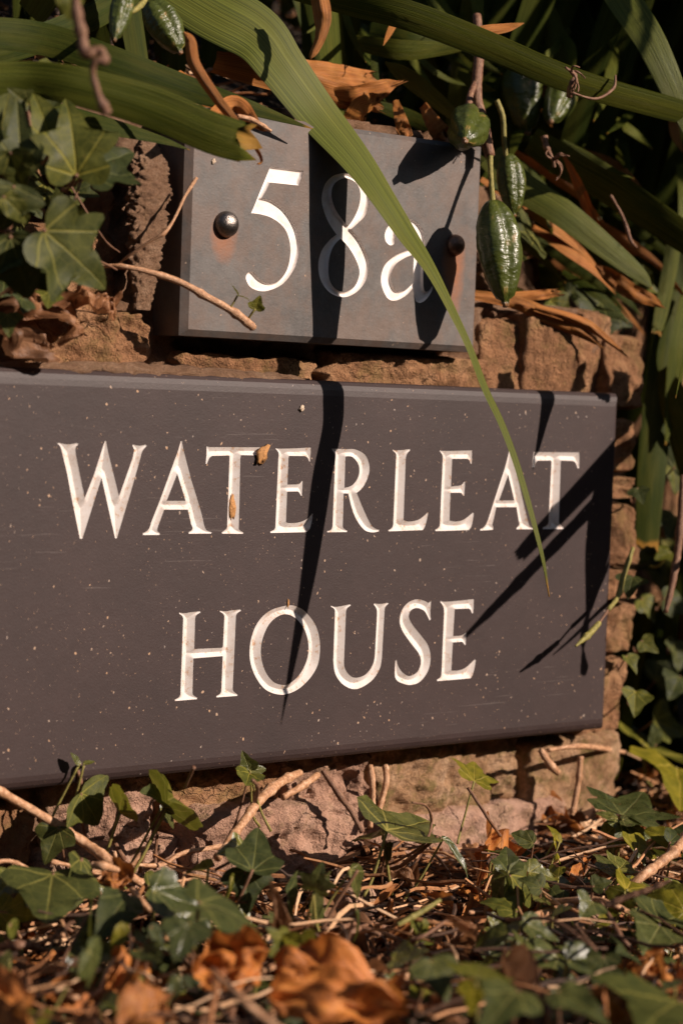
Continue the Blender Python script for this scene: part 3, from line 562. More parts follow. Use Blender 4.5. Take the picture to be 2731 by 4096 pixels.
def leaf(parent, b, t, mat='ivy', var=0, wid=1., hint=None, fold=None, bend=None, pet=None, name='leaf', label=None, ripple=.06):
    b, t = Vector(b), Vector(t); Ax = t-b; L = Ax.length; Ax.normalize()
    h = Vector(hint) if hint else (CAM-b).normalized()*.75+Vector((.25, -.15, .55))+Vector((random.uniform(-.35, .35), random.uniform(-.2, .2), random.uniform(-.2, .3)))
    N = (h-Ax*h.dot(Ax)).normalized(); X = Ax.cross(N)
    fold = random.uniform(.05, .35) if fold is None else fold; bend = random.uniform(-.15, .6) if bend is None else bend
    q = random.random()*90; H = IVY[var]; nh = 26; ol = spline(H, nh); nc = 5; V = []; UV = []; F = []
    jit = [(.10*nz(i*.5, q, 1), .10*nz(i*.5, q, 2)) for i in range(nh)]
    for side in (-1, 1):
        base = len(V)
        for i in range(nh):
            ox, oy = ol[i]; sc = 1+jit[i][side > 0]*(1 if 0 < i < nh-1 else 0); ox *= sc*wid; my = .05+.95*(i/(nh-1))**1.1
            for c in range(nc):
                f = c/(nc-1); x = side*ox*f; y = my+(oy-my)*f**1.15
                z = fold*abs(x)-bend*(y-.3)**2*.9-.35*bend*x*x+ripple*nz(x*3.2, y*3.2, q)*min(1, 3*abs(x)+.4)
                V.append(b+(X*x+Ax*y+N*z)*L); UV.append((x, y))
        for i in range(nh-1):
            for c in range(nc-1):
                a = base+i*nc+c; F.append((a, a+1, a+nc+1, a+nc) if side > 0 else (a, a+nc, a+nc+1, a+1))
    o = mesh(name, V, F, M[mat], parent, uv=UV, origin=b)
    if label: o['label'] = label
    if pet is not None:
        e = Vector(pet); s0 = b+Ax*L*.06; mid = (s0+e)*.5+Vector((0, 0, -.12*(e-s0).length))+N*(-.10*(e-s0).length)
        r = .0007 if L < .03 else .0009
        P = [(*s0, r), (*mid, r), (*e, r*1.2)]
        pt = tube('petiole', None, P, M['stem' if mat == 'ivy' else 'gstem'], ns=6, n=12, knob=.05, origin=b)
        pt.parent = o; pt.location = (0, 0, 0)
    return o
def crumple(name, b, t, w_, mat, hint, curl=1.4, bend=.5, crink=.16, nu=26, nv=16, lobes=0., parent=None, label=None, cat=None, group=None, twist=0.):
    b, t = Vector(b), Vector(t); Ax = t-b; L = Ax.length; Ax.normalize(); h = Vector(hint); N = (h-Ax*h.dot(Ax)).normalized(); X = Ax.cross(N)
    q = random.random()*90; V = []; UV = []; F = []; hw = w_/2
    for i in range(nu+1):
        u = i/nu; wu = (math.sin(math.pi*(.03+.95*u**.8))**.75)*(1+lobes*math.sin(u*15+q)); tw = twist*(u-.5)
        for j in range(nv+1):
            s = -1+2*j/nv; a = s*curl*(.7+.5*nz(u*2, q, 3)); r = hw/max(curl, .2)
            x = math.sin(a)*r*wu; z = (1-math.cos(a))*r*wu-bend*L*(u-.4)**2
            x, z = x*math.cos(tw)-z*math.sin(tw), x*math.sin(tw)+z*math.cos(tw)
            k = crink*hw; z += k*(nz(u*2.4, s*1.3, q, 1.2, 2)*2.2+.8*math.sin(u*9+q+s)*abs(s)+.35*abs(math.sin(u*24-abs(s)*5))*abs(s)**.7); x += k*.8*nz(u*3, s*1.2, q+9, 1, 2)
            V.append(b+Ax*(u*L+k*.5*nz(u*3, s*3, q+4, 1, 2))+X*x+N*z); UV.append((s*.5, u))
    n = nv+1; F = [(i*n+j, i*n+j+1, (i+1)*n+j+1, (i+1)*n+j) for i in range(nu) for j in range(nv)]
    o = mesh(name, V, F, M[mat], parent, uv=UV, origin=b)
    if parent is None: tag(o, label, cat, group)
    elif label: o['label'] = label
    return o

# ------------------------------------------------------------------ iris above the plates
ih = thing('iris_plant', at(150, -60, .13), 'stinking iris whose long lit blade hangs down across both slate plaques', 'plant')
heroP = []
for (px, py, Y, wp, rl) in [(120, 60, .16, 120, -20), (280, -170, .12, 190, -20), (560, -130, .075, 225, -22), (860, 35, .045, 235, -25), (1028, 131, .032, 222, -28), (1133, 262, .022, 190, -34), (1275, 450, .010, 160, -40)]:
    heroP.append((*pxrow((px, py, Y, wp)), rl))
for (x, y, z, wp, rl) in [(-.0046, -.008, .4198, 122, -50), (.0039, -.021, .400, 96, -56), (.0130, -.034, .378, 76, -60), (.0209, -.048, .3564, 46, -66), (.0278, -.063, .3291, 30, -72), (.0319, -.070, .3136, 27, -73), (.0329, -.082, .2928, 27, -73), (.0362, -.094, .272, 26, -72), (.0387, -.107, .2448, 24, -68), (.0392, -.124, .2062, 15, -58), (.0385, -.132, .1833, 1, -50)]:
    heroP.append((x, y, z, wp*mm((x, y, z)), rl))
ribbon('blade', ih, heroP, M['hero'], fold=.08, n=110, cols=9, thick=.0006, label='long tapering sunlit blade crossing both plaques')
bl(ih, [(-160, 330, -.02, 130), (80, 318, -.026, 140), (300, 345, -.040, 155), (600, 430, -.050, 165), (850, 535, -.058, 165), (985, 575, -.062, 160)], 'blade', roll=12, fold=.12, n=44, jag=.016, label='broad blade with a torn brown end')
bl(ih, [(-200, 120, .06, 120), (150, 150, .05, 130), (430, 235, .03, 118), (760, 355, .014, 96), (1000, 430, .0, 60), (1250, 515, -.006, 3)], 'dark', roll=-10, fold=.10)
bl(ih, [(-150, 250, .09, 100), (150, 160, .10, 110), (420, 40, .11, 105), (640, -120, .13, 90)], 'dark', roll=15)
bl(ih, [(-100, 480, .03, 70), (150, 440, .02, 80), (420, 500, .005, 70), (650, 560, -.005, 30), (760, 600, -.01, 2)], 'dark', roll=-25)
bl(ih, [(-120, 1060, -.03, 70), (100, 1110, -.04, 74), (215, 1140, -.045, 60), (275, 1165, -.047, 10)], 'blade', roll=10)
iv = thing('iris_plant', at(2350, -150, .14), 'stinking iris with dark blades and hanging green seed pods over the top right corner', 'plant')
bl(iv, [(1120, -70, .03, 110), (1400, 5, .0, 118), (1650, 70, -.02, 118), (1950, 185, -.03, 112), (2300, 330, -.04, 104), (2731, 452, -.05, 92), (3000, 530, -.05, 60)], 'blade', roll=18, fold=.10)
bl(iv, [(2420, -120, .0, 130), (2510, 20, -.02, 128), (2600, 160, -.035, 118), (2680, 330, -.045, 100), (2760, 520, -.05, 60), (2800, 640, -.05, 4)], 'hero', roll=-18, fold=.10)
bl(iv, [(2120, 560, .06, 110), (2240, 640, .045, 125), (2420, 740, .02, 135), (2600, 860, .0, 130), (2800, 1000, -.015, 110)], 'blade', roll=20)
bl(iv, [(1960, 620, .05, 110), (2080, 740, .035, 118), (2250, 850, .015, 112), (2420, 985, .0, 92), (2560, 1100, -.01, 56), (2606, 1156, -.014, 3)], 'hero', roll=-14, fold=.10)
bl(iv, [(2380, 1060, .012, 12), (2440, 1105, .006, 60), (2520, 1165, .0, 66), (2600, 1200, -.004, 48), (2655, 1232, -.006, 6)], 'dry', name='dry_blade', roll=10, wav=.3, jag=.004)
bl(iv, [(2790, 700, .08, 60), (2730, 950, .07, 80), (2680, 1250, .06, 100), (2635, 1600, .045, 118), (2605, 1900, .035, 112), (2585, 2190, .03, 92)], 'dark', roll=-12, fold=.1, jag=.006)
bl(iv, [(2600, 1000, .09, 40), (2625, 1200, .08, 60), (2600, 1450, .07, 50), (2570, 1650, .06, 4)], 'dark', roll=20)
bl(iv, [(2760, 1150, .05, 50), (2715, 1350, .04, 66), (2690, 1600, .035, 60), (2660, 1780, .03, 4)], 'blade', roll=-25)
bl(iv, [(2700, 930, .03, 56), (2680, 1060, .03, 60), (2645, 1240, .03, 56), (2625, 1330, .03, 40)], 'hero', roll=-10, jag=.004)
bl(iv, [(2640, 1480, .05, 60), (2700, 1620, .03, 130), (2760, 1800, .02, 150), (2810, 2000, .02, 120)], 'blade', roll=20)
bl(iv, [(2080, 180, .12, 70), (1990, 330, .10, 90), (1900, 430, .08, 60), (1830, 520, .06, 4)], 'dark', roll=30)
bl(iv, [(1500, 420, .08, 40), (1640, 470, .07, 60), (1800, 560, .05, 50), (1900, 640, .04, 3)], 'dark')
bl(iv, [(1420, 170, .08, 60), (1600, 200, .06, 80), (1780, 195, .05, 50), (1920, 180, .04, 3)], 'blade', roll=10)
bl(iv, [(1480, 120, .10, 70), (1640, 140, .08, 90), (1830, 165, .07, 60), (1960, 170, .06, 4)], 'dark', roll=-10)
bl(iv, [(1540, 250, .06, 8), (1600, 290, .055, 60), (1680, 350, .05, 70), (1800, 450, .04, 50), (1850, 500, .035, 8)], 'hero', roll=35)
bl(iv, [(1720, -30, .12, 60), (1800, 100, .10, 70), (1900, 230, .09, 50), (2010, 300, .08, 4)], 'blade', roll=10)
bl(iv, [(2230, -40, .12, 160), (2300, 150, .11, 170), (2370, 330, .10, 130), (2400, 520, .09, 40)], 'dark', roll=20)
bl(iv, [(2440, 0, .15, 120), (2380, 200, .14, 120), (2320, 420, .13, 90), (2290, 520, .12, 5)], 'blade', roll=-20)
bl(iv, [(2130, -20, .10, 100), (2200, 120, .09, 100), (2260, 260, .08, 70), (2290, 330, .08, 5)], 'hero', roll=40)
bl(iv, [(2250, 560, .02, 10), (2350, 620, .01, 24), (2450, 680, .0, 20), (2535, 715, -.004, 2)], 'blade')
# stalks and pods
tb(iv, [(1905, 60, .02, 36), (1915, 200, .012, 40), (1905, 380, .004, 44), (1935, 520, .0, 50), (1958, 625, -.004, 40)], 'stem', 'stalk', knob=.05)
tb(iv, [(1958, 620, -.004, 26), (1962, 700, -.010, 20), (1971, 818, -.018, 22)], 'gstem', 'stalk', knob=.05)
tb(iv, [(1985, 400, .01, 22), (2010, 470, .008, 22), (2015, 560, .008, 20), (2025, 640, .008, 18)], 'gstem', 'stalk', knob=.05)
tb(iv, [(1900, 330, .006, 26), (1880, 380, .0, 28), (1872, 440, -.006, 30)], 'stem', 'stalk', knob=.05)
pod(iv, at(1968, 806, -.019), at(2022, 1228, -.034), 205, phase=.5, label='large glossy green seed pod beside the number plate')
pod(iv, at(2030, 618, .010), at(2055, 868, .002), 132, phase=1.3)
pod(iv, at(1880, 470, .012), at(1858, 566, -.030), 188, phase=.3, label='round green seed pod seen end on at the plate corner')
pod(iv, at(2060, 240, .085), at(2110, 540, .07), 190, phase=.2); pod(iv, at(2260, 330, .07), at(2200, 490, .05), 150, phase=.9)
pod(ih, at(505, -60, -.005), at(458, 165, -.02), 105, phase=.6, label='small green pod with a dry orange tip'); pod(ih, at(600, 10, .03), at(725, 215, .012), 160, phase=.1)
tb(ih, [(470, 60, -.0, 10), (540, 40, .0, 24), (580, -10, .01, 28), (560, -80, .03, 26)], 'gstem', 'stalk', knob=.05)
# withered flower remains
def frill(parent, px, py, Y, n=5, s_=70, name='dry_flower'):
    for k in range(n):
        a = random.uniform(-2.2, .6); P = []; x, y, yy = px, py, Y
        for j in range(5): P.append((x, y, yy, (9 if j < 3 else 6))); a += random.uniform(-.3, 1.1); x += math.cos(a)*s_*.28; y += math.sin(a)*s_*.28+s_*.10; yy += random.uniform(-.004, .003)
        tb(parent, P, 'stem', name, ns=5, n=14)
tb(iv, [(2175, 545, .0, 30), (2185, 590, -.002, 22), (2210, 640, -.004, 14), (2215, 670, -.004, 16)], 'stem', 'dry_flower'); frill(iv, 2215, 640, -.004, 6)
tb(iv, [(2275, 385, -.045, 30), (2285, 330, -.05, 20), (2300, 300, -.05, 14), (2260, 270, -.05, 10)], 'stem', 'dry_flower'); frill(iv, 2280, 290, -.05, 6, 60)
tb(iv, [(2285, 370, -.048, 10), (2380, 395, -.05, 10), (2450, 355, -.05, 12), (2460, 300, -.05, 6)], 'stem', 'dry_flower', knob=.3)
# dead orange blades lying behind the number plate
for rows, rl in (([(860, 250, .05, 90), (1050, 290, .045, 120), (1250, 350, .04, 110), (1420, 400, .035, 90), (1530, 440, .03, 20)], 10), ([(700, 300, .05, 60), (850, 400, .03, 70), (980, 470, .012, 60), (1040, 500, .006, 8)], -30), ([(1300, 380, .04, 40), (1430, 375, .03, 70), (1540, 350, .03, 60), (1600, 330, .03, 10)], 25), ([(1390, 520, .04, 60), (1450, 430, .03, 80), (1530, 400, .03, 40)], 40), ([(1580, 400, .03, 26), (1600, 470, .02, 50), (1620, 540, .02, 60)], 0), ([(1690, 420, .03, 36), (1730, 490, .022, 66), (1780, 560, .018, 90)], 15), ([(1100, 260, .07, 80), (1300, 290, .065, 90), (1500, 320, .06, 70)], -20)):
    bl(ih, rows, 'dry', name='dry_blade', roll=rl, wav=.35, jag=.01, fold=.10)
for rows in ([(735, 128, -.03, 8), (760, 165, -.032, 44), (775, 260, -.034, 52), (860, 390, -.040, 44), (930, 480, -.045, 40), (1010, 580, -.05, 26), (1042, 640, -.05, 20), (1030, 655, -.05, 12)], [(800, 560 - 60, -.01, 30), (930, 420, .0, 70), (1000, 480, -.006, 60), (1040, 520, -.008, 20), (1085, 525, -.01, 10)], [(1270, -40, .0, 70), (1285, 60, -.002, 76), (1280, 140, -.004, 50), (1245, 215, -.004, 34), (1240, 238, -.004, 6)]):
    bl(ih, rows, 'dry', name='dry_blade', wav=.3, fold=.5, twist=60)
tb(ih, [(700, 480, -.038, 12), (820, 490, -.04, 18), (940, 512, -.045, 16), (1000, 520, -.046, 14)], 'twig', 'dry_fibre', ns=6); tb(ih, [(950, 465, -.006, 20), (1010, 480, -.008, 22), (1085, 525, -.012, 12)], 'twig', 'dry_fibre', ns=6)
bl(iv, [(1835, 150, -.02, 20), (1930, 125, -.03, 44), (2030, 110, -.03, 34), (2095, 92, -.03, 4)], 'dry', name='dry_blade', wav=.3)
for rows in ([(1900, 1180, .03, 40), (2060, 1210, .022, 56), (2200, 1270, .016, 60), (2340, 1340, .008, 40), (2400, 1385, .004, 8)], [(1950, 1190, .028, 30), (2150, 1180, .02, 40), (2230, 1170, .016, 30)], [(2140, 1230, .016, 30), (2330, 1290, .006, 40), (2430, 1360, .0, 26), (2505, 1425, -.004, 4)]):
    bl(iv, rows, 'dry', name='dry_blade', wav=.5, fold=.4, jag=.01)
bl(iv, [(2250, 620, .03, 12), (2310, 740, .02, 40), (2370, 880, .012, 34), (2430, 1000, .008, 10)], 'dry', name='dry_blade', roll=40, wav=.3)
tb(iv, [(2440, 780, .0, 12), (2490, 870, -.002, 14), (2520, 960, -.004, 18), (2545, 990, -.004, 8)], 'stem', 'dry_fibre', ns=6)
# blurred dry tendril near the lens
tn = thing('dry_tendril', at(300, -40, -.15), 'curled dry brown tendril hanging at the upper left, out of focus', 'tendril')
tb(tn, [(300, -60, -.15, 40), (310, 60, -.15, 44), (330, 150, -.15, 46), (345, 215, -.152, 46), (400, 200, -.155, 36), (420, 240, -.156, 36), (385, 245, -.155, 30), (372, 290, -.153, 24), (395, 380, -.153, 30), (425, 445, -.153, 42), (432, 462, -.153, 10)], 'stem', 'tendril_stem', n=50, knob=.2)
leaf(tn, at(275, -80, -.14), at(290, 78, -.14), 'ivy', 2, 1.1)
# shading blades on the right, leaning out over the wall end: they throw the slanting shadows on the name plaque
SD = Vector((.58, -1, .63))
def from_shadow(rows): return [(*(at(px, py, 0) + SD*h), w_*mm(at(px, py, 0))) for px, py, h, w_ in rows]
ir = thing('iris_plant', (.62, -.02, 0), 'stinking iris at the right edge, its blades beside the wall end', 'plant')
ribbon('blade', ir, from_shadow([(2760, 1475, .11, 100), (2600, 1655, .12, 98), (2440, 1835, .13, 96), (2240, 2050, .145, 84), (2120, 2175, .152, 70), (2072, 2228, .155, 60)]), M['blade'], face=SUN, fold=.05, jag=.006)
tube('stalk', ir, from_shadow([(2700, 1680, .10, 34), (2440, 1955, .115, 32), (2200, 2200, .13, 28), (2000, 2405, .14, 22), (1860, 2545, .15, 10)]), M['stem'])
ribbon('blade', ir, from_shadow([(2660, 1400, .11, 90), (2570, 1640, .11, 110), (2480, 1830, .11, 125), (2425, 1980, .11, 145), (2402, 2130, .11, 145), (2382, 2260, .11, 110), (2360, 2380, .11, 50), (2345, 2500, .11, 8)]), M['blade'], face=SUN, fold=.05)
tube('stalk', ir, from_shadow([(2520, 2340, .08, 14), (2400, 2440, .085, 10), (2300, 2540, .09, 8), (2210, 2620, .092, 3)]), M['stem'], ns=6)
tube('stalk', ir, from_shadow([(2345, 2470, .11, 8), (2335, 2540, .11, 22), (2330, 2600, .11, 6), (2335, 2680, .11, 20), (2330, 2700, .11, 4)]), M['stem'], ns=6)
ribbon('blade', ir, from_shadow([(2230, 1380, .075, 70), (2200, 1560, .075, 74), (2170, 1700, .075, 40), (2130, 1880, .075, 4)]), M['blade'], face=SUN, fold=.05)
ribbon('blade', ir, from_shadow([(2560, 1380, .09, 100), (2460, 1480, .09, 110), (2420, 1600, .09, 60)]), M['blade'], face=SUN, fold=.05, jag=.01)
# young shoot at the right edge of the name plaque
tb(ir, [(2530, 2190, -.012, 16), (2490, 2310, -.014, 22), (2470, 2385, -.016, 20), (2430, 2440, -.02, 18)], 'gstem', 'stalk'); tb(ir, [(2395, 2492, -.022, 20), (2350, 2540, -.026, 26), (2300, 2585, -.030, 8)], 'gstem', 'stalk')
tb(ir, [(2430, 2440, -.02, 10), (2395, 2492, -.022, 10)], 'stem', 'stalk', n=8)
tb(ir, [(2730, 1900, -.02, 24), (2715, 2150, -.025, 30), (2690, 2320, -.03, 28), (2660, 2450, -.032, 18)], 'stem', 'stalk')
def offscreen(p, m=120):
    v = p-CAM; d = v.dot(FWD); x = PW/2+FPX*v.dot(RIGHT)/d; y = PH/2-FPX*v.dot(UP)/d
    return d > .05 and (x > PW+m or y < -m)
for k in range(190):      # tall clump beside the wall end, out of view, placed to shade the recess
    b = Vector((random.uniform(.58, .88), random.uniform(-.30, -.02), 0)); a = random.uniform(0, 6.28); ln = random.uniform(.30, .72); l = random.uniform(.03, .16)
    d = Vector((math.cos(a), math.sin(a), 0)); P = [b, b+d*l*.2+Vector((0, 0, ln*.45)), b+d*l*.6+Vector((0, 0, ln*.85)), b+d*l+Vector((0, 0, ln*random.uniform(.85, 1.05)))]
    W_ = random.uniform(.016, .030)
    if all(offscreen(p) for p in P) and all(p.x-.58*(-p.y) > .285 for p in P[1:]): ribbon('blade', ir, [(*p, w_) for p, w_ in zip(P, (W_*.7, W_, W_*.8, .0005))], M[random.choice(['dark', 'blade'])], roll=random.uniform(-50, 50), n=16, cols=5)
for k in range(150):      # blades arching over the wall top, added out of view to shade the bank
    lx, lz, t = random.uniform(.15, .60), random.uniform(.38, .68), random.uniform(.15, .32); e = Vector((lx, 0, lz))+SD*t
    x0 = lx+random.uniform(.0, .12); y0 = random.uniform(.10, .26); b = Vector((x0, y0, .43 if x0 < .24 else .40)); m1 = b*.72+e*.28+Vector((0, .02, .16)); m2 = b*.35+e*.65+Vector((0, 0, .13)); W_ = random.uniform(.014, .026)
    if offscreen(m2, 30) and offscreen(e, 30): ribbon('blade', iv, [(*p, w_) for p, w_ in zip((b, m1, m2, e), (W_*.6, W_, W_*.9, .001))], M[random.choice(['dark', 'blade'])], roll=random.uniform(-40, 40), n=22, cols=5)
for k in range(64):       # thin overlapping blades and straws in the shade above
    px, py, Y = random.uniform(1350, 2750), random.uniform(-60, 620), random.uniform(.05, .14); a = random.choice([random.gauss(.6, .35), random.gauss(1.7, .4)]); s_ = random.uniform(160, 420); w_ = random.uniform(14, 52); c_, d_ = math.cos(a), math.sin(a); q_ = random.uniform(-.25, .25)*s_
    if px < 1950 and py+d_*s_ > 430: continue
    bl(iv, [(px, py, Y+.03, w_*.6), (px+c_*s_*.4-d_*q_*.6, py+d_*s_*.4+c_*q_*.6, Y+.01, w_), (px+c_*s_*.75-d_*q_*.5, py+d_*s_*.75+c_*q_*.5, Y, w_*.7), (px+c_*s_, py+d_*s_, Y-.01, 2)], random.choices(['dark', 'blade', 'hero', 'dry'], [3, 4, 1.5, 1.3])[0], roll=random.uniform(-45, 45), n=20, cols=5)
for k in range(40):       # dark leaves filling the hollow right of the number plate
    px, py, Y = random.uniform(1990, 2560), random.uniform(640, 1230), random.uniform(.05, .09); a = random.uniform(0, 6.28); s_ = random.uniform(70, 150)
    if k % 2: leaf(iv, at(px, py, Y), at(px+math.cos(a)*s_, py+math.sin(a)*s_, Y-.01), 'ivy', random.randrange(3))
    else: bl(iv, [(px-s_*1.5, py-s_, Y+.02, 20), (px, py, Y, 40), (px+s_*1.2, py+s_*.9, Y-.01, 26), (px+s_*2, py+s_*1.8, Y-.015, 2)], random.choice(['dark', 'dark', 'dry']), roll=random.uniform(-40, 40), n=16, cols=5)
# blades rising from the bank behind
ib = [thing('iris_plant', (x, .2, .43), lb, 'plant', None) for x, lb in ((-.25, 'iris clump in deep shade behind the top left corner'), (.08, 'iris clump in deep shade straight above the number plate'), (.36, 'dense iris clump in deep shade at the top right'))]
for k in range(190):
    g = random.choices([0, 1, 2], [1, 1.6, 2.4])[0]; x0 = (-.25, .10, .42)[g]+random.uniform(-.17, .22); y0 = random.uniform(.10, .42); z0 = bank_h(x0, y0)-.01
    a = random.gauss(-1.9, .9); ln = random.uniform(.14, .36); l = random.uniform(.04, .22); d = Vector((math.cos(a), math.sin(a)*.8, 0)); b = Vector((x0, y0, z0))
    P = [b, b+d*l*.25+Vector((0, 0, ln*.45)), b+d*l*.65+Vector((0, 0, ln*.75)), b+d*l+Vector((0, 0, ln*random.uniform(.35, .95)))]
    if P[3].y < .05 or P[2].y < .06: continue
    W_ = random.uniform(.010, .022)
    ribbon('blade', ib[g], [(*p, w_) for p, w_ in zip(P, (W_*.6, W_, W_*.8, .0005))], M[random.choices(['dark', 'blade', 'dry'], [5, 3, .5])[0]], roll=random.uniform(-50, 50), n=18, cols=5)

# ------------------------------------------------------------------ ivy beside the number plate
il = thing('ivy_plant', at(-60, 1150, .02), 'ivy with large dull green leaves climbing at the upper left', 'ivy')
tb(il, [(-80, 890, -.045, 20), (60, 935, -.05, 22), (180, 985, -.055, 22), (300, 1030, -.05, 20)], 'stem', 'stem'); tb(il, [(-100, 1180, .0, 24), (60, 860, -.02, 20), (130, 620, -.02, 20), (110, 420, -.02, 18)], 'stem', 'stem')
for b, t, var, wd, hn, fo in [
        ((90, 700, -.05), (70, 385, -.045), 1, .55, (-.5, -.9, .1), .5), ((215, 610, -.045), (150, 360, -.04), 2, .75, (-.2, -1, .2), .4),
        ((310, 720, -.06), (280, 375, -.055), 0, .85, (-.35, -1, .2), .35), ((330, 690, -.05), (545, 590, -.045), 0, .95, (-.4, -.8, .5), .2),
        ((60, 735, -.06), (15, 925, -.055), 1, 1.3, (-.3, -1, .3), .2), ((165, 905, -.065), (440, 1158, -.06), 0, .85, (-.45, -.9, .3), .15),
        ((40, 930, -.055), (120, 1200, -.05), 2, .9, (-.5, -.8, .2), .3), ((20, 520, -.03), (-60, 330, -.03), 1, 1.2, None, .2), ((-20, 640, -.04), (30, 380, -.03), 2, .9, None, .3)]:
    leaf(il, at(*b), at(*t), 'ivy', var, wd, hn, fo, pet=at(b[0]-60, b[1]+40, b[2]+.02))
for px, py, sz in [(90, 1190, 70), (200, 1165, 60), (30, 1250, 90)]: leaf(il, at(px, py, -.02), at(px+random.uniform(-30, 30), py+sz, -.03), 'ivy', 1, 1.)
for k in range(34):
    px, py = random.uniform(-150, 330), random.uniform(330, 1150); a = random.uniform(0, 6.28); s_ = random.uniform(80, 170); Y = random.uniform(0, .02)
    if px+py*.2 > 560: continue
    leaf(il, at(px, py, Y), at(px+math.cos(a)*s_, py+math.sin(a)*s_, Y-.01), 'ivy', random.randrange(3))
for b, t, var, wd in [((40, 600, -.055), (100, 780, -.05), 1, .9), ((250, 830, -.045), (330, 960, -.04), 1, .8), ((10, 780, -.06), (130, 900, -.06), 2, .7), ((190, 560, -.03), (60, 640, -.03), 1, .9), ((330, 480, -.03), (420, 590, -.03), 2, .8), ((60, 1010, -.05), (-30, 1100, -.05), 1, .9), ((290, 1010, -.03), (380, 900, -.03), 2, .6), ((120, 420, -.03), (30, 350, -.03), 1, .9)]:
    leaf(il, at(*b), at(*t), 'ivy', var, wd, (-.55+random.uniform(-.3, .3), -.8, random.uniform(-.1, .4)), .25, pet=at(b[0]-50, b[1]+50, b[2]+.03))
for rows in ([(-60, 700, -.03, 10), (150, 820, -.03, 12), (330, 1000, -.02, 10), (470, 1080, .0, 8)], [(200, 600, .0, 8), (330, 820, -.01, 10), (420, 960, -.005, 8), (480, 1010, .005, 5)], [(300, 480, -.02, 8), (350, 620, -.02, 9), (300, 800, -.02, 8)]): tb(il, rows, 'stem', 'stem', ns=6)
# broken twig in front of the number plate
tw = thing('broken_twig', at(405, 1065, -.012), 'brown broken ivy twig with two tiny leaves crossing the number plate corner', 'twig')
tb(tw, [(380, 1062, .01, 16), (520, 1070, -.004, 20), (700, 1120, -.012, 26), (830, 1190, -.018, 30), (930, 1245, -.022, 34), (1000, 1300, -.024, 36), (1018, 1312, -.024, 24)], 'twig', 'stem', n=40, knob=.1)
tb(tw, [(915, 1240, -.022, 8), (935, 1210, -.024, 9), (950, 1182, -.026, 8)], 'gstem', 'petiole', n=8, ns=6); tb(tw, [(992, 1278, -.024, 10), (1010, 1250, -.027, 10), (1022, 1236, -.028, 9)], 'gstem', 'petiole', n=8, ns=6)
leaf(tw, at(950, 1182, -.026), at(1012, 1200, -.030), 'ivyl', 2, .5, (0, -.3, 1), .3); leaf(tw, at(952, 1182, -.026), at(925, 1130, -.026), 'ivyl', 2, .5, (.8, -.3, .5), .3)
leaf(tw, at(1020, 1240, -.028), at(1042, 1180, -.030), 'ivyl', 1, 1.1, (-.5, -1, .3), .25)
tw2 = thing('thin_twig', at(470, 1060, .0), 'thin curved dry twig leaning on the left edge of the number plate', 'twig')
tb(tw2, [(455, 1075, .016, 10), (520, 1020, .006, 10), (610, 960, -.004, 12), (660, 930, -.008, 15), (700, 870, -.006, 12), (735, 795, -.003, 12), (765, 745, -.001, 16), (787, 712, .0, 14)], 'twig', 'stem', n=40, knob=.15, ns=7)
# crumpled dead leaf on the wall ledge at the left
crumple('dead_leaf', at(90, 1190, .0), at(330, 1330, .006), .040, 'dead2', (-.3, -.8, .6), 1.3, .3, .3, label='crumpled brown dead leaf on the ledge left of the number plate', cat='dead leaf')
crumple('dead_leaf', at(-60, 1260, .0), at(190, 1400, .008), .05, 'dead2', (-.3, -.8, .5), 1.0, .3, .3, label='dull dead leaf draped over the wall ledge at the left edge', cat='dead leaf')
crumple('dead_leaf', at(300, 1190, .005), at(470, 1230, .004), .03, 'dead2', (0, -.6, .8), 1.5, .3, .35, label='small shrivelled dead leaf below the mortar pillar', cat='dead leaf')
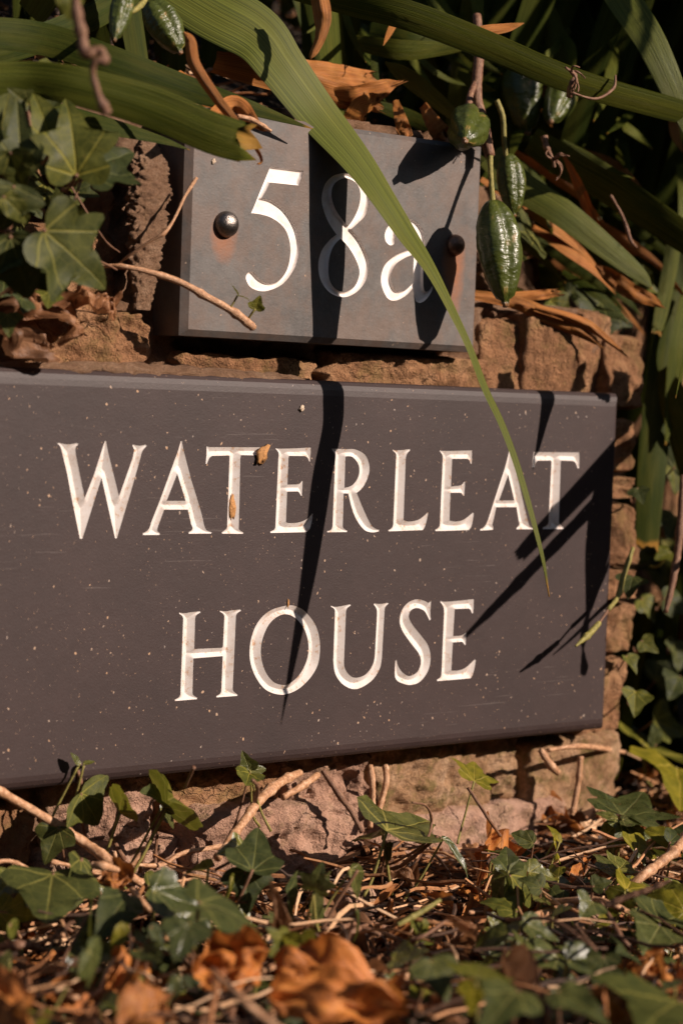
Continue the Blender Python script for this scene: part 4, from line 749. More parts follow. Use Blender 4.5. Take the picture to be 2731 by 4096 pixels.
# ------------------------------------------------------------------ plants and litter at the foot of the wall
def G(px, py, z): return gz(px, py, z)
groups = {}
groups['L'] = thing('ivy_plant', G(350, 3500, 0), 'ivy trailing under the left end of the name plaque', 'ivy')
groups['M'] = thing('ivy_plant', G(1000, 3600, 0), 'ivy with veined green leaves in front of the pink stone', 'ivy')
groups['R'] = thing('ivy_plant', G(2100, 3600, 0), 'ivy spreading over the litter below the right half of the name plaque', 'ivy')
groups['F'] = thing('ivy_plant', G(2250, 4000, 0), 'ivy with big dark leaves in the right foreground corner', 'ivy')
groups['W'] = thing('ivy_plant', (.46, .25, 0), 'ivy climbing the dark recess at the right edge', 'ivy')
LV = [  # group, base px, tip px, heights above ground, shape, width, material, facing, fold
 ('L', (320, 3165, .068), (400, 3300, .045), 1, 1.7, 'ivy', (-.4, -.5, .9), .1), ('L', (240, 3300, .055), (180, 3460, .03), 1, 1.0, 'ivy', None, .2),
 ('L', (480, 3255, .062), (492, 3152, .082), 2, .75, 'ivyl', None, .2), ('L', (660, 3235, .062), (610, 3140, .08), 2, .7, 'ivy', None, .3), ('L', (665, 3235, .062), (735, 3150, .082), 1, .9, 'ivyl', None, .3),
 ('L', (640, 3230, .062), (720, 3310, .045), 2, .7, 'ivy', None, .2), ('L', (215, 3480, .045), (180, 3715, .03), 1, .85, 'ivy', (-.1, -.4, 1), .05), ('L', (330, 3420, .05), (310, 3630, .03), 2, .8, 'ivy', (.5, -.6, .6), .2),
 ('L', (360, 3640, .05), (350, 3780, .03), 1, 1.1, 'ivy', None, .1), ('L', (355, 3790, .05), (395, 3960, .03), 1, 1.2, 'ivy', (-.1, -.5, 1), .05), ('L', (520, 3570, .05), (410, 3720, .04), 2, .8, 'ivy', None, .2),
 ('L', (500, 3690, .045), (450, 3830, .03), 2, .55, 'ivyl', None, .3), ('L', (335, 3055, .088), (382, 3045, .09), 2, .55, 'ivyl', None, .2), ('L', (320, 3060, .086), (280, 3010, .09), 2, .6, 'ivy', None, .2),
 ('L', (60, 3500, .04), (-30, 3600, .03), 1, 1.1, 'ivy', None, .2), ('L', (40, 3690, .04), (70, 3760, .03), 2, .9, 'ivy', None, .2),
 ('L', (600, 3560, .055), (845, 3640, .045), 1, .95, 'ivy', (-.3, -.5, .9), .1), ('L', (560, 3790, .04), (640, 3840, .04), 2, .8, 'ivy', None, .2), ('L', (600, 3700, .05), (660, 3790, .04), 2, .7, 'ivy', None, .2),
 ('M', (1000, 3085, .095), (968, 3000, .10), 1, .9, 'ivy', (-.6, -.7, .3), .3), ('M', (1000, 3090, .095), (985, 3140, .085), 2, .9, 'ivy', (-.5, -.8, .3), .3), ('M', (1000, 3080, .095), (1065, 3075, .095), 1, 1.2, 'ivy', (-.3, -.6, .8), .15),
 ('M', (1010, 3490, .045), (1035, 3305, .062), 1, .85, 'ivy', (-.45, -.8, .45), .12), ('M', (985, 3400, .048), (880, 3405, .05), 1, 1.0, 'ivy', (-.4, -.7, .6), .25), ('M', (985, 3470, .045), (990, 3650, .025), 1, 1.1, 'ivy', (-.4, -.7, .6), .15),
 ('M', (930, 3500, .045), (905, 3640, .025), 2, .5, 'ivyl', (.3, -.8, .5), .2), ('M', (1255, 3570, .045), (1285, 3460, .06), 0, .95, 'ivy', (-.6, -.7, .4), .15), ('M', (1250, 3560, .045), (1265, 3695, .02), 1, .8, 'ivy', (-.5, -.6, .6), .2),
 ('M', (1150, 3580, .04), (1190, 3700, .02), 1, 1.2, 'ivy', None, .2), ('M', (840, 3470, .045), (740, 3480, .04), 2, .8, 'ivyl', (-.3, -.3, 1), .4), ('M', (780, 3600, .06), (1080, 3700, .045), 1, 1.0, 'ivy', (-.5, -.2, 1), .1), ('M', (760, 3680, .06), (700, 3850, .045), 1, 1.1, 'ivy', (-.4, -.4, .9), .1),
 ('M', (1400, 3470, .05), (1450, 3600, .03), 2, .6, 'ivy', None, .3), ('M', (1420, 3620, .04), (1440, 3770, .02), 2, .45, 'ivy', (.7, -.6, .3), .3), ('M', (720, 3900, .04), (680, 4000, .03), 2, .8, 'ivy', None, .2),
 ('M', (640, 3480, .055), (720, 3560, .045), 2, .8, 'ivy', None, .2),
 ('R', (1535, 3330, .048), (1722, 3280, .045), 1, .9, 'ivy', (-.1, -.4, 1), .25), ('R', (1540, 3340, .045), (1400, 3370, .035), 1, .9, 'ivy', (-.2, -.3, 1), .2), ('R', (1540, 3380, .04), (1560, 3440, .03), 2, 1., 'ivy', None, .2),
 ('R', (1765, 3345, .045), (1890, 3500, .025), 2, .38, 'ivy', (.4, -.8, .4), .3), ('R', (2032, 3490, .04), (2025, 3375, .058), 1, .75, 'ivy', (-.5, -.7, .5), .2), ('R', (2032, 3490, .04), (2145, 3630, .02), 1, .9, 'ivy', (-.4, -.6, .8), .12), ('R', (2030, 3495, .04), (1965, 3610, .022), 2, .8, 'ivy', (-.4, -.6, .8), .12),
 ('R', (2215, 3360, .035), (2230, 3445, .02), 1, 1.3, 'ivyl', (-.2, -.6, .8), .1), ('R', (2240, 3370, .035), (2195, 3290, .045), 2, .6, 'ivyl', None, .2), ('R', (1895, 3130, .07), (1900, 3040, .085), 0, 1.0, 'ivyl', (-.4, -.9, .3), .1),
 ('R', (2480, 3270, .042), (2590, 3450, .02), 0, .75, 'ivy', (-.1, -.5, .9), .08), ('R', (2480, 3270, .042), (2570, 3175, .05), 0, 1.0, 'ivy', (-.1, -.3, 1), .08), ('R', (2480, 3275, .042), (2640, 3300, .04), 1, 1.0, 'ivy', (.1, -.3, 1), .08), ('R', (2470, 3275, .042), (2380, 3250, .045), 2, .8, 'ivy', (-.1, -.5, .9), .1), ('R', (2470, 3285, .04), (2440, 3420, .02), 1, .9, 'ivy', (-.2, -.6, .8), .1),
 ('R', (2405, 3110, .035), (2490, 3030, .05), 2, .9, 'ivyl', (-.4, -.7, .5), .15), ('R', (2560, 2970, .05), (2720, 3010, .035), 1, .9, 'ivy', (-.2, -.4, .9), .1), ('R', (2700, 3060, .04), (2740, 3200, .03), 1, 1., 'ivyl', None, .2),
 ('R', (2500, 3560, .045), (2430, 3680, .02), 1, .9, 'ivyl', (-.1, -.6, .9), .2), ('R', (2505, 3560, .045), (2540, 3490, .052), 2, .6, 'ivyl', None, .3), ('R', (2160, 3460, .03), (2130, 3560, .02), 2, .6, 'ivyl', None, .2), ('R', (1960, 3650, .03), (1990, 3740, .02), 2, .7, 'ivy', None, .2), ('R', (1640, 3700, .03), (1730, 3770, .018), 2, .9, 'ivyl', None, .2),
 ('R', (1690, 3680, .035), (1720, 3720, .03), 2, .9, 'ivyl', None, .3),
 ('F', (2412, 3815, .045), (2390, 3985, .022), 0, 1.15, 'ivy', (-.25, -.55, .85), .08), ('F', (2085, 3680, .04), (2235, 3770, .03), 1, .95, 'ivy', (-.2, -.5, .9), .12), ('F', (2105, 3750, .035), (2110, 3880, .02), 1, .9, 'ivy', (-.4, -.6, .7), .2),
 ('F', (2640, 3700, .045), (2580, 3800, .03), 1, 1.1, 'ivy', (-.4, -.6, .7), .2), ('F', (2630, 3690, .045), (2760, 3640, .045), 1, 1.1, 'ivy', (.1, -.3, 1), .2), ('F', (1720, 3830, .05), (1790, 4010, .035), 1, 1.25, 'ivy', (-.3, -.5, .9), .1), ('F', (1905, 3915, .05), (1930, 3840, .055), 1, 1.6, 'ivyl', (-.3, -.5, .9), .1), ('F', (1905, 3920, .05), (1880, 4060, .035), 1, 1.1, 'ivyl', (-.3, -.6, .8), .1),
 ('F', (2080, 3950, .055), (1930, 4110, .045), 1, .9, 'ivy', (-.3, -.5, .9), .1), ('F', (2215, 3955, .055), (2440, 4070, .045), 1, .85, 'ivy', (-.2, -.4, .9), .1), ('F', (2725, 3990, .055), (2580, 4090, .045), 0, 1.2, 'ivy', (-.2, -.4, 1), .08), ('F', (2700, 3950, .05), (2650, 3925, .05), 1, 1.5, 'ivy', None, .1), ('F', (2170, 3990, .03), (2140, 4060, .02), 2, 1, 'ivy', None, .2),
]
def proj(p):
    v = Vector(p)-CAM; d = v.dot(FWD); return PW/2+FPX*v.dot(RIGHT)/d, PH/2-FPX*v.dot(UP)/d
for g, b, t, var, wd, mt, hn, fo in LV:
    bb, tt = G(*b), G(*t)
    if mt == 'ivy': mt = random.choice(['ivy', 'ivyg', 'ivyg'])
    for p, py_ in ((bb, b[1]), (tt, t[1])):  # nothing inside the wall, nothing far out in the air before it
        ym = -.022-.00035*max(0, py_-3080)
        if p.y < ym and p.x < BX+.05: q = at(*proj(p), ym); p.x, p.y, p.z = q.x, q.y, q.z
        if p.y > -.006 and p.x < BX: q = at(*proj(p), -.006); p.x, p.y, p.z = q.x, q.y, q.z
    leaf(groups[g], bb, tt, mt, var, wd*(.82 if g == 'F' else 1.), hn, fo, pet=(bb.x+random.uniform(-.02, .02), bb.y+random.uniform(.0, .012), max(bb.z-.035, .0)))
# smaller filling leaves
for k in range(230):
    g = random.choices('LMRF', [1.2, .8, 1.5, 1.0])[0]; px, py = {'L': (random.uniform(-150, 650), random.uniform(3380, 4150)), 'M': (random.uniform(620, 1250), random.uniform(3650, 4150)), 'R': (random.uniform(1950, 2800), random.uniform(3330, 3800)), 'F': (random.uniform(1500, 2800), random.uniform(3800, 4150))}[g]
    z = random.uniform(.002, .040)*(.6 if py > 3850 else 1); b = G(px, py, z); 
    if b.y > -.01 and b.x < BX+.02: continue
    a = random.uniform(0, 6.28); L_ = random.uniform(.008, .024); t = b+Vector((math.cos(a)*L_, math.sin(a)*L_, random.uniform(-.4, .5)*L_))
    leaf(groups[g], b, t, random.choices(['ivy', 'ivyg', 'ivyl'], [2, 2, 1.2])[0], random.choice([0, 1, 1, 2]), pet=(b.x, b.y+.006, max(z-.03, 0)))
for k in range(110):                        # recess on the right
    x, z = random.uniform(.27, .75), random.uniform(.0, .42); y = random.uniform(.03, .25); b = Vector((x, y, z)); a = random.uniform(0, 6.28); L_ = random.uniform(.016, .036)
    leaf(groups['W'], b, b+Vector((math.cos(a)*L_, -abs(math.sin(a))*L_*.3, math.sin(a)*L_)), random.choices(['ivy', 'ivyl'], [4, 1])[0], random.choice([0, 1, 1, 2]), pet=(x, y+.02, z-.012))
for px, py, Y, s_, a in [(2680, 1830, .06, 150, 1.4), (2700, 2060, .08, 110, 1.9), (2640, 2060, .10, 90, .8), (2560, 2390, .06, 120, .9), (2650, 2390, .05, 140, .4), (2700, 2560, .06, 130, 1.5), (2720, 2700, .06, 100, 2), (2590, 2180, .12, 90, 2), (2545, 1950, .0, 70, 1.2), (2530, 2300, -.005, 80, 1.8), (2500, 2620, .0, 90, 1.0), (2540, 2760, .0, 110, 1.6), (2560, 2560, .01, 90, .6)]:
    leaf(groups['W'], at(px, py, Y), at(px+math.cos(a)*s_, py+math.sin(a)*s_, Y-.01), 'ivy', 1, 1., pet=at(px-30, py+30, Y+.03))
for k in range(6):
    x = .30+k*.07; tube('stem', groups['W'], [(x, .27, 0, .0018), (x+random.uniform(-.03, .03), .24, .12, .0016), (x+random.uniform(-.04, .04), .26, .25, .0014), (x+random.uniform(-.05, .05), .24, .38, .001)], M['stem'])
# ivy stems and runners
for g, rows in [('L', [(325, 3200, .05, 16), (322, 3120, .075, 20), (312, 3080, .085, 16), (322, 3030, .092, 10)]), ('L', [(440, 3340, .04, 14), (465, 3290, .055, 16), (475, 3230, .064, 14)]), ('L', [(440, 3330, .045, 16), (470, 3390, .035, 20), (500, 3440, .02, 18)]), ('L', [(645, 3240, .06, 12), (625, 3380, .035, 14), (620, 3480, .01, 14)]), ('L', [(740, 3150, .08, 10), (775, 3070, .095, 14)]), ('M', [(1010, 3120, .09, 14), (1030, 3150, .08, 18), (1020, 3200, .066, 22)]), ('M', [(1250, 3570, .045, 12), (1210, 3640, .03, 12), (1240, 3680, .01, 14)]), ('M', [(1430, 3480, .05, 14), (1330, 3640, .03, 14), (1250, 3800, .01, 16)]), ('R', [(1550, 3500, .01, 16), (1650, 3430, .03, 16), (1750, 3345, .045, 14)]), ('R', [(1560, 3460, .02, 10), (1690, 3380, .04, 12), (1725, 3290, .05, 12), (1705, 3225, .062, 10), (1650, 3210, .07, 8)]), ('R', [(1870, 3150, .062, 14), (1930, 3240, .05, 14), (1990, 3330, .035, 12), (2040, 3390, .02, 10)]), ('F', [(2300, 3700, .03, 16), (2380, 3800, .045, 14)]), ('F', [(2010, 3680, .03, 14), (2200, 3680, .045, 16), (2370, 3790, .045, 14)]), ('M', [(860, 3480, .04, 14), (930, 3440, .045, 12), (990, 3380, .05, 10)])]:
    P = []
    for px, py, z, d in rows:
        p = G(px, py, z)
        if p.y > .002 and p.x < BX: p = at(px, py, .0)
        P.append((*p, d*mm(p)/2))
    tube('stem', groups[g], P, M['stem'], ns=7, n=22)
# twigs, each a thing lying on the litter or leaning on the wall
TW = [
 ('long sunlit twig slanting down from the left edge under the plaque', 'twig', [(-120, 3090, .09, 34), (0, 3165, .075, 34), (180, 3270, .06, 36), (330, 3365, .05, 42), (450, 3450, .04, 36), (620, 3575, .02, 26)]),
 ('pale thick twig leaning on the pink stone below the plaque', 'twig', [(870, 3430, -.040, 34), (950, 3320, -.026, 36), (1040, 3200, -.016, 38), (1120, 3130, -.006, 40), (1200, 3090, .006, 30)]),
 ('rough pale twig meeting the pink stone just below the plaque edge', 'twig', [(1130, 3190, -.006, 26), (1200, 3150, -.003, 30), (1270, 3100, .006, 28)]),
 ('dark twig bending down beside the cracked stone', 'stem', [(1290, 3080, .008, 22), (1350, 3170, .0, 26), (1400, 3240, -.004, 22), (1450, 3330, -.010, 18)]),
 ('upright brown stem on the lichened stone, left of a close pair', 'twig', [(1480, 3060, .012, 22), (1488, 3130, .008, 26), (1490, 3220, .006, 24), (1480, 3310, .0, 20)]),
 ('upright brown stem on the lichened stone, right of a close pair', 'twig', [(1540, 3060, .012, 20), (1545, 3120, .008, 26), (1530, 3190, .006, 22), (1515, 3250, .002, 18)]),
 ('slim pale stick standing upright right of the lichened stone', 'twig', [(2320, 3025, .05, 26), (2312, 3120, .04, 24), (2295, 3220, .02, 24), (2285, 3260, .01, 18)]),
 ('thin twig lying level under the plaque right corner', 'twig', [(2190, 3000, .07, 16), (2330, 2985, .06, 22), (2500, 3010, .05, 16)]),
 ('short thick twig slanting below the plaque right corner', 'twig', [(2160, 3000, .07, 20), (2200, 3060, .06, 34), (2230, 3090, .05, 28)]),
 ('long pale runner crossing the right side of the litter', 'twig', [(2760, 3330, .05, 44), (2700, 3400, .045, 40), (2640, 3450, .04, 40), (2560, 3510, .035, 36), (2470, 3580, .025, 26)]),
 ('pale stick lying level in the middle of the right litter', 'twig', [(2150, 3625, .02, 22), (2250, 3605, .026, 28), (2380, 3600, .03, 28), (2470, 3630, .03, 24), (2560, 3670, .02, 18)]),
 ('pale cut stick pointing at the grey ground stone', 'twig', [(1915, 3800, .012, 30), (1990, 3755, .016, 34), (2060, 3710, .02, 34), (2180, 3650, .022, 32), (2300, 3620, .025, 26)]),
 ('knotty brown twig crossing over the yellowish ivy leaves', 'stem', [(2420, 3625, .045, 20), (2500, 3590, .05, 26), (2600, 3555, .055, 24), (2680, 3520, .06, 12)]),
 ('dark bent twig under the yellowish ivy leaves', 'stem', [(2400, 3610, .03, 18), (2450, 3690, .035, 22), (2500, 3770, .03, 18), (2600, 3850, .02, 16), (2700, 3910, .01, 14)]),
 ('pale twig end behind the big veined ivy leaf', 'twig', [(2460, 3735, .012, 26), (2560, 3720, .016, 34), (2640, 3700, .016, 28)]),
 ('thin straight straw lying at the right edge of the litter', 'twig', [(2700, 3700, .02, 20), (2720, 3800, .02, 22), (2730, 3880, .015, 16)]),
 ('blurred pale twig crossing the bottom centre', 'twig', [(850, 3880, .06, 22), (960, 3990, .06, 28), (1040, 4060, .055, 34), (1130, 4130, .05, 34)]),
 ('curled brown twig left of the dull dead leaf', 'stem', [(1900, 3700, .02, 10), (1800, 3680, .03, 14), (1700, 3740, .03, 14), (1560, 3800, .02, 12)]),
 ('olive stalk slanting over the litter centre', 'gstem', [(1590, 3700, .03, 20), (1680, 3650, .035, 22), (1760, 3600, .04, 16)]),
 ('short cut twig beside the left ivy leaves', 'twig', [(370, 3460, .05, 30), (420, 3465, .05, 32), (470, 3480, .045, 26)]),
 ('short pale twig end in front of the pale mottled leaf', 'twig', [(530, 3560, .04, 26), (570, 3610, .04, 28), (600, 3640, .035, 24)]),
 ('thin reddish twig lying level at the foot of the pink stone', 'stem', [(1350, 3740, .015, 18), (1430, 3710, .02, 20), (1520, 3740, .018, 18)]),
 ('brown twig lying in the lower left corner', 'stem', [(-60, 3800, .02, 30), (80, 3780, .03, 34), (180, 3800, .02, 20)]),
]
for lb, mt, rows in TW:
    P = []
    for px, py, z, d in rows:
        p = at(px, py, z) if rows[0][1] < 3450 and rows[-1][0] < 1560 and 'edge under' not in lb and rows[0][0] > 800 else G(px, py, z)
        if p.y > -.001 and p.x < BX and rows[-1][0] < 1560 and rows[0][0] > 800 and rows[0][1] < 3450: pass
        elif p.y > -.001 and p.x < BX: p = at(px, py, -.002)
        P.append((*p, d*mm(p)/2))
    o = tube('twig', None, P, M[mt], ns=9, n=34, knob=.16, origin=P[0][:3]); tag(o, lb, 'twig')
# dead leaves
DL = [
 ('big crinkled orange dead leaf at the bottom centre', 'dead', (1100, 3850, .035), (1620, 3980, .032), .052, (-.3, -.5, .9), 0.79, .25, 0.16),
 ('folded orange dead leaf standing on edge left of the big one', 'dead', (780, 3900, .035), (1060, 3790, .045), .042, (-.5, -.8, .3), 1.15, .3, 0.16),
 ('pale ribbed underside of a dead leaf in the bottom centre', 'dead', (1080, 3980, .04), (1600, 4030, .04), .030, (-.1, -.9, .5), 0.58, .2, 0.16),
 ('upright rolled brown dead leaf before the pink stone', 'dead2', (1140, 3760, .03), (1095, 3540, .06), .022, (-.5, -.8, .2), 2.40, .1, 0.15),
 ('orange dead leaf cut by the bottom edge, left of centre', 'dead', (520, 4110, .03), (670, 3960, .035), .034, (-.3, -.8, .5), 0.86, .3, 0.16),
 ('orange dead leaf in the bottom left corner', 'dead', (-80, 3930, .04), (110, 4110, .04), .038, (-.4, -.6, .7), 0.72, .2, 0.16),
 ('small orange dead leaf hanging in the left ivy', 'dead', (440, 3460, .045), (480, 3610, .03), .025, (-.4, -.8, .4), 0.86, .3, 0.16),
 ('rust-coloured shrivelled dead leaf under the upright stick', 'dead', (2080, 3240, .02), (2330, 3290, .02), .040, (-.1, -.4, .9), 0.94, .3, 0.16),
 ('deep orange ribbed dead leaf behind the grey ivy leaf', 'dead', (2030, 3330, .03), (1940, 3530, .015), .035, (-.4, -.7, .6), 0.86, .3, 0.16),
 ('curled tan dead leaf at the foot of the pale stone', 'dead2', (1520, 3470, .02), (1700, 3540, .012), .030, (-.1, -.3, 1), 1.80, .5, 0.15),
 ('orange dead leaf behind the big veined ivy leaf', 'dead', (2560, 3830, .03), (2640, 3960, .015), .035, (-.2, -.6, .8), 0.94, .3, 0.16),
 ('bright orange dead leaf at the bottom right, under the grey ivy leaf', 'dead', (2420, 4110, .035), (2510, 3960, .035), .035, (-.3, -.7, .6), 0.72, .3, 0.16),
 ('long folded brown dead leaf below the grey ground stone', 'dead2', (2020, 3850, .04), (2190, 4100, .03), .030, (-.3, -.8, .5), 2.00, .2, 0.15),
 ('orange dead leaf lying between the pale sticks', 'dead', (2440, 3690, .01), (2570, 3690, .01), .028, (-.1, -.3, 1), 0.86, .3, 0.16),
 ('dark dead leaf with a curled tip at the litter centre', 'dead2', (1840, 3800, .01), (1890, 3680, .045), .020, (-.4, -.8, .4), 1.80, .4, 0.15),
 ('dull curled dead leaf beside the dark ivy at the litter centre', 'dead2', (1780, 3720, .02), (1870, 3830, .01), .030, (-.2, -.5, .8), 1.15, .3, 0.16),
 ('brown dead leaf right of the pink stone foot', 'dead2', (1330, 3640, .012), (1480, 3780, .01), .035, (-.1, -.4, .9), 0.86, .3, 0.16),
 ('dead leaf lying in shade at the right edge, beneath the mottled ivy', 'dead', (2530, 3120, .02), (2640, 3100, .02), .025, (-.1, -.4, .9), 1.08, .3, 0.16),
 ('brown dead leaf in the lower right, beside the big ivy leaf', 'dead', (2700, 3880, .03), (2760, 3990, .03), .035, (-.3, -.6, .7), 0.86, .3, 0.16),
 ('tan dead leaf low in the bottom edge right of the big orange one', 'dead2', (1700, 4060, .02), (1900, 4110, .02), .035, (-.2, -.4, .9), 0.86, .3, 0.16),
 ('brown dead leaf caught between ivy leaves at the lower left', 'dead', (560, 3830, .03), (460, 3920, .03), .030, (-.3, -.6, .7), 0.94, .3, 0.16),
]
for lb, mt, b, t, w_, hn, cu, be, cr in DL:
    crumple('dead_leaf', G(*b), G(*t), w_, mt, hn, cu*1.15, be, cr*1.6, label=lb, cat='dead leaf', lobes=.16)
# shrivelled dead leaf scraps, alike, all over the litter
n_ = 0
while n_ < 170:
    px, py = random.uniform(-80, 2800), random.uniform(3360, 4180); b = G(px, py, random.uniform(-.005, .016))
    if b.y > -.012 and b.x < BX+.02: continue
    a = random.uniform(0, 6.28); L_ = random.uniform(.014, .034); t = b+Vector((math.cos(a)*L_, math.sin(a)*L_, random.uniform(-.3, .6)*L_))
    crumple('dead_leaf_scrap', b, t, L_*random.uniform(.35, .8), random.choice(['dead', 'dead', 'dead2']), (random.uniform(-.6, .4), random.uniform(-.8, .2), .8), random.uniform(.6, 2.2), random.uniform(.0, .6), .2, nu=12, nv=8, lobes=.15, label='small shrivelled brown leaf scrap among the litter', cat='dead leaf', group='shrivelled leaf scraps in the litter'); n_ += 1
# runners linking the ivy
for g, x0, x1 in (('L', -150, 760), ('M', 600, 1500), ('R', 1400, 2800), ('F', 1500, 2850)):
    for k in range(20):
        px, py = random.uniform(x0, x1), random.uniform(3420 if g in 'LR' else 3700, 4080); P = []; a = random.uniform(-.6, .6)+(3.14 if k % 2 else 0)
        for j in range(6):
            p = G(px, py, random.uniform(.0, .024)); px += math.cos(a)*random.uniform(60, 130); py += math.sin(a)*50+random.uniform(-40, 40); a += random.uniform(-.5, .5)
            if p.y > -.006 and p.x < BX: p = at(*proj(p), -.006)
            P.append((*p, random.uniform(.0006, .0015)))
        tube('stem', groups[g], P, M[random.choice(['stem', 'twig', 'twig'])], ns=6, n=30, knob=.15)
# flat ground stone
def rock(name, c, sx, sy, sz, mat, label, rz=0.):
    V = []; F = []; nu, nv = 22, 14; q = random.random()*30
    for i in range(nv+1):
        ph = -math.pi/2+math.pi*i/nv
        for j in range(nu):
            th = 2*math.pi*j/nu; v = Vector((math.cos(ph)*math.cos(th), math.cos(ph)*math.sin(th), math.sin(ph)))
            v = Vector([math.copysign(abs(k)**.6, k) for k in v]); v *= 1+.22*nz(v.x, v.y, v.z+q, 1.1)+.05*nz(v.x, v.y, v.z+q, 5)
            x, y = v.x*sx, v.y*sy; V.append((c.x+x*math.cos(rz)-y*math.sin(rz), c.y+x*math.sin(rz)+y*math.cos(rz), c.z+v.z*sz))
    for i in range(nv):
        for j in range(nu): F.append((i*nu+j, i*nu+(j+1) % nu, (i+1)*nu+(j+1) % nu, (i+1)*nu+j))
    o = mesh(name, V, F, mat, None, origin=c); tag(o, label, 'stone')
rock('ground_stone', G(2310, 3745, .004), .026, .017, .013, M['st_pink'], 'flat greyish stone lying in the litter behind the big veined ivy leaf', .5)
rock('ground_stone', G(2030, 3800, .0), .020, .012, .010, M['st_brown'], 'dark low stone in the litter under the pale cut stick', .3)
rock('ground_stone', G(1420, 3610, .0), .016, .010, .010, M['st_pink'], 'small stone in the litter right of the pink wall stone', .2)
# ------------------------------------------------------------------ debris on the plaque
def crumb(px, py, r, mat, name, lb, cat, el=1.6, Y=0., an=0.):
    c = at(px, py, Y); V = []; F = []; q = random.random()*50; nu, nv = 12, 8
    for i in range(nv+1):
        ph = -math.pi/2+math.pi*i/nv
        for j in range(nu):
            th = 2*math.pi*j/nu; x, y, z = r*math.cos(ph)*math.cos(th), r*.5*math.sin(ph), r*el*math.cos(ph)*math.sin(th)
            f = 1+.9*nz(x/r, y/r, z/r+q, 1.5); x *= f; z *= f; V.append((c.x+x*math.cos(an)-z*math.sin(an), c.y-.4*r+y*f, c.z+x*math.sin(an)+z*math.cos(an)))
    for i in range(nv):
        for j in range(nu): F.append((i*nu+j, i*nu+(j+1) % nu, (i+1)*nu+(j+1) % nu, (i+1)*nu+j))
    tag(mesh(name, V, F, mat, None, origin=c), lb, cat)
crumb(1045, 1820, .0030, M['debris'], 'bark_crumb', 'orange crumb of bark stuck on the arm of the first carved T', 'debris', 2.2, an=-.45)
crumb(925, 2030, .0018, M['debris'], 'bark_crumb', 'orange bark flakes lodged in the stem of the first carved T', 'debris', 3.4, Y=.0015, an=.03)
crumb(1205, 1632, .0014, M['chalk'], 'seed_husk', 'pale seed husk stuck near the top edge of the name plaque', 'debris', 1.8, an=-1.)
crumb(852, 645, .0012, M['chalk'], 'grit_crumb', 'pinkish crumb of grit on the number plate above the steel screw', 'debris', 1.1, Y=NY)
crumb(1152, 2412, .0007, M['debris'], 'straw_bit', 'tiny straw bit standing above the carved letter O', 'debris', 3.5)
# ------------------------------------------------------------------ loose litter, uncountable
V = []; F = []
def bit(p):
    k = random.random(); a = random.uniform(0, 6.28); d = Vector((math.cos(a), math.sin(a), random.uniform(-.3, .45))).normalized(); sd = d.cross(Vector((random.uniform(-.4, .4), random.uniform(-.4, .4), 1))).normalized(); up = sd.cross(d); b0 = len(V)
    if k < .55:            # fibre or stalk
        L, r = (random.uniform(.03, .08), random.uniform(.0007, .0016)) if k < .03 else (random.uniform(.006, .045), random.uniform(.0003, .0011)); bend = random.uniform(-.25, .25)
        for i in range(4):
            u = i/3; c = p+d*(L*(u-.5))+up*(bend*L*(u-.5)**2)
            for j in range(3): an = 2.09*j; V.append(c+(sd*math.cos(an)+up*math.sin(an))*r)
        for i in range(3):
            for j in range(3): F.append((b0+i*3+j, b0+i*3+(j+1) % 3, b0+i*3+3+(j+1) % 3, b0+i*3+3+j))
    else:                  # curled flake
        L, w_ = random.uniform(.003, .010)*random.choice([1, 1, 2]), random.uniform(.001, .005)*random.choice([1, 1, 2]); cu = random.uniform(-.8, .8)
        for i in range(4):
            u = i/3
            for j in range(3):
                s_ = j-1; V.append(p+d*(L*(u-.5)*(1+.3*random.random()))+sd*(s_*w_*math.sin(.5+2.3*u)*.7)+up*(cu*w_*(s_*s_)+cu*L*(u-.5)**2*1.5))
        for i in range(3):
            for j in range(2): a_ = b0+i*3+j; F.append((a_, a_+1, a_+4, a_+3))
cnt = 0
while cnt < 14000:
    px, py = random.uniform(-150, 2900), random.uniform(3080, 4250); z = random.uniform(0, .016); p = G(px, py, z)
    if p.y > .30 or (p.y > .012 and p.x < BX+.01): 
        if p.x < BX and random.random() < .3 and p.y < .2: continue
        if p.x < BX+.01: continue
    p.z += ground_h(p.x, p.y)-.002+.030*max(0, nz(p.x, p.y, 2, 22)); bit(p); cnt += 1
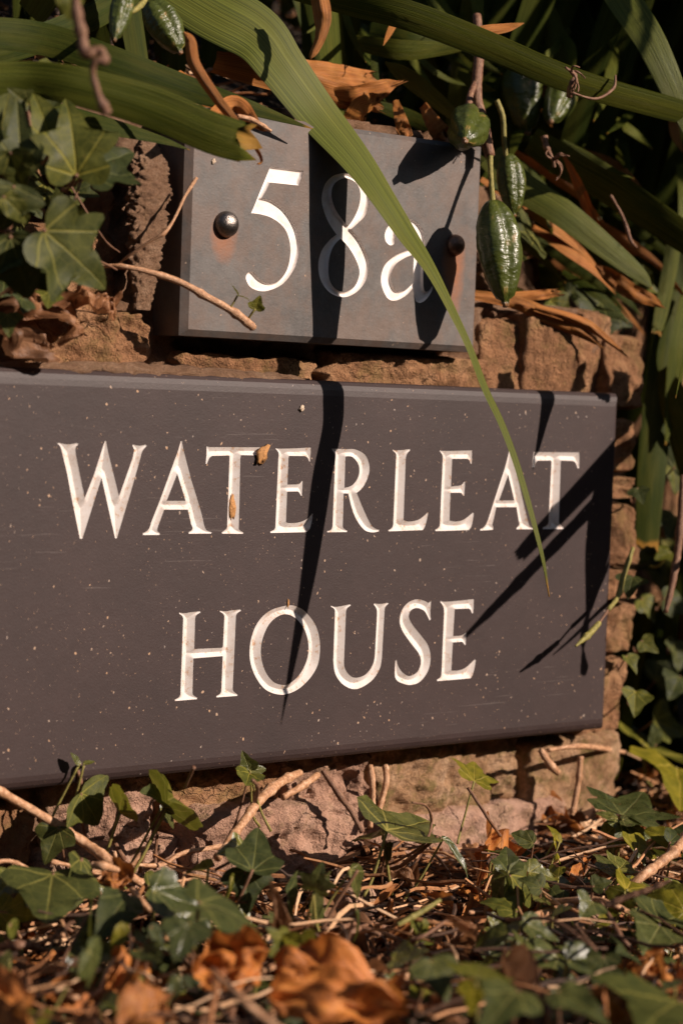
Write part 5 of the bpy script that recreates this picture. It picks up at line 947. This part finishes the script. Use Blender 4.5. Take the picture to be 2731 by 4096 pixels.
for k in range(420):       # dry stalks lying over the leaves
    px, py = random.uniform(-150, 2900), random.uniform(3330, 4200); p = G(px, py, random.uniform(.008, .036))
    if p.y > -.012 and p.x < BX+.01: continue
    a = random.uniform(0, 6.28); d = Vector((math.cos(a), math.sin(a), random.uniform(-.35, .35))); L = random.uniform(.025, .075); r = random.uniform(.0005, .0013); sd = d.orthogonal().normalized(); up = d.cross(sd).normalized(); b0 = len(V); q = random.uniform(-.4, .4)
    for i in range(6):
        u = i/5; c = p+d*(L*(u-.5))+up*(q*L*(u-.5)**2)+sd*(.03*L*math.sin(u*7+q*9)); rr = r*(1-.35*u)*(1.25 if i == 2 else 1)
        for j in range(5): an = 1.2566*j; V.append(c+(sd*math.cos(an)+up*math.sin(an))*rr)
    for i in range(5):
        for j in range(5): F.append((b0+i*5+j, b0+i*5+(j+1) % 5, b0+i*5+5+(j+1) % 5, b0+i*5+5+j))
for k in range(2500):      # on the bank
    x, y = random.uniform(-.5, .7), random.uniform(.08, .4); bit(Vector((x, y, bank_h(x, y)+random.uniform(0, .02))))
tag(mesh('leaf_litter', V, F, M['litter'], None, smooth=False), 'loose brown litter of stalks and leaf flakes on the ground', 'litter', kind='stuff')

# ------------------------------------------------------------------ clipped hedge added unseen behind the viewer, cuts sky light to deepen shadows
hd = thing('sky_blocker', (0, -2.6, 0), 'low clipped dark green hedge added unseen behind the viewer to block sky light', 'sky_blocker')
V = []; F = []
hx = np.arange(-4, 4.01, .16); prof = [(-2.35, 0), (-2.3, .5), (-2.32, 1.0), (-2.42, 1.28), (-2.7, 1.36), (-3.0, 1.2), (-3.05, 0)]
for x in hx:
    for (y, z) in prof: V.append((x, y+.08*nz(x, y, z, 2), z*(1+.04*nz(x, 3, z, 1.5))))
m_ = len(prof); F = [(i*m_+j, i*m_+j+1, (i+1)*m_+j+1, (i+1)*m_+j) for i in range(len(hx)-1) for j in range(m_-1)]
mesh('sky_blocker_body', V, F, M['dark'], hd)
V2 = []; F2 = []
for k in range(5000):
    i = random.randrange(len(hx)-1); j = random.randrange(m_-1); p = Vector(V[i*m_+j]).lerp(Vector(V[(i+1)*m_+j+1]), random.random())+Vector((random.uniform(-.08, .08), random.uniform(-.05, .05), random.uniform(-.05, .05)))
    a = Vector((random.uniform(-1, 1), random.uniform(-1, 1), random.uniform(-1, 1))).normalized()*.03; c = a.orthogonal().normalized()*.014; b0 = len(V2)
    V2 += [p-a, p+c, p+a, p-c]; F2.append((b0, b0+1, b0+2, b0+3))
tag(mesh('sky_blocker_leaves', V2, F2, M['ivy'], hd), None, None, kind='stuff')
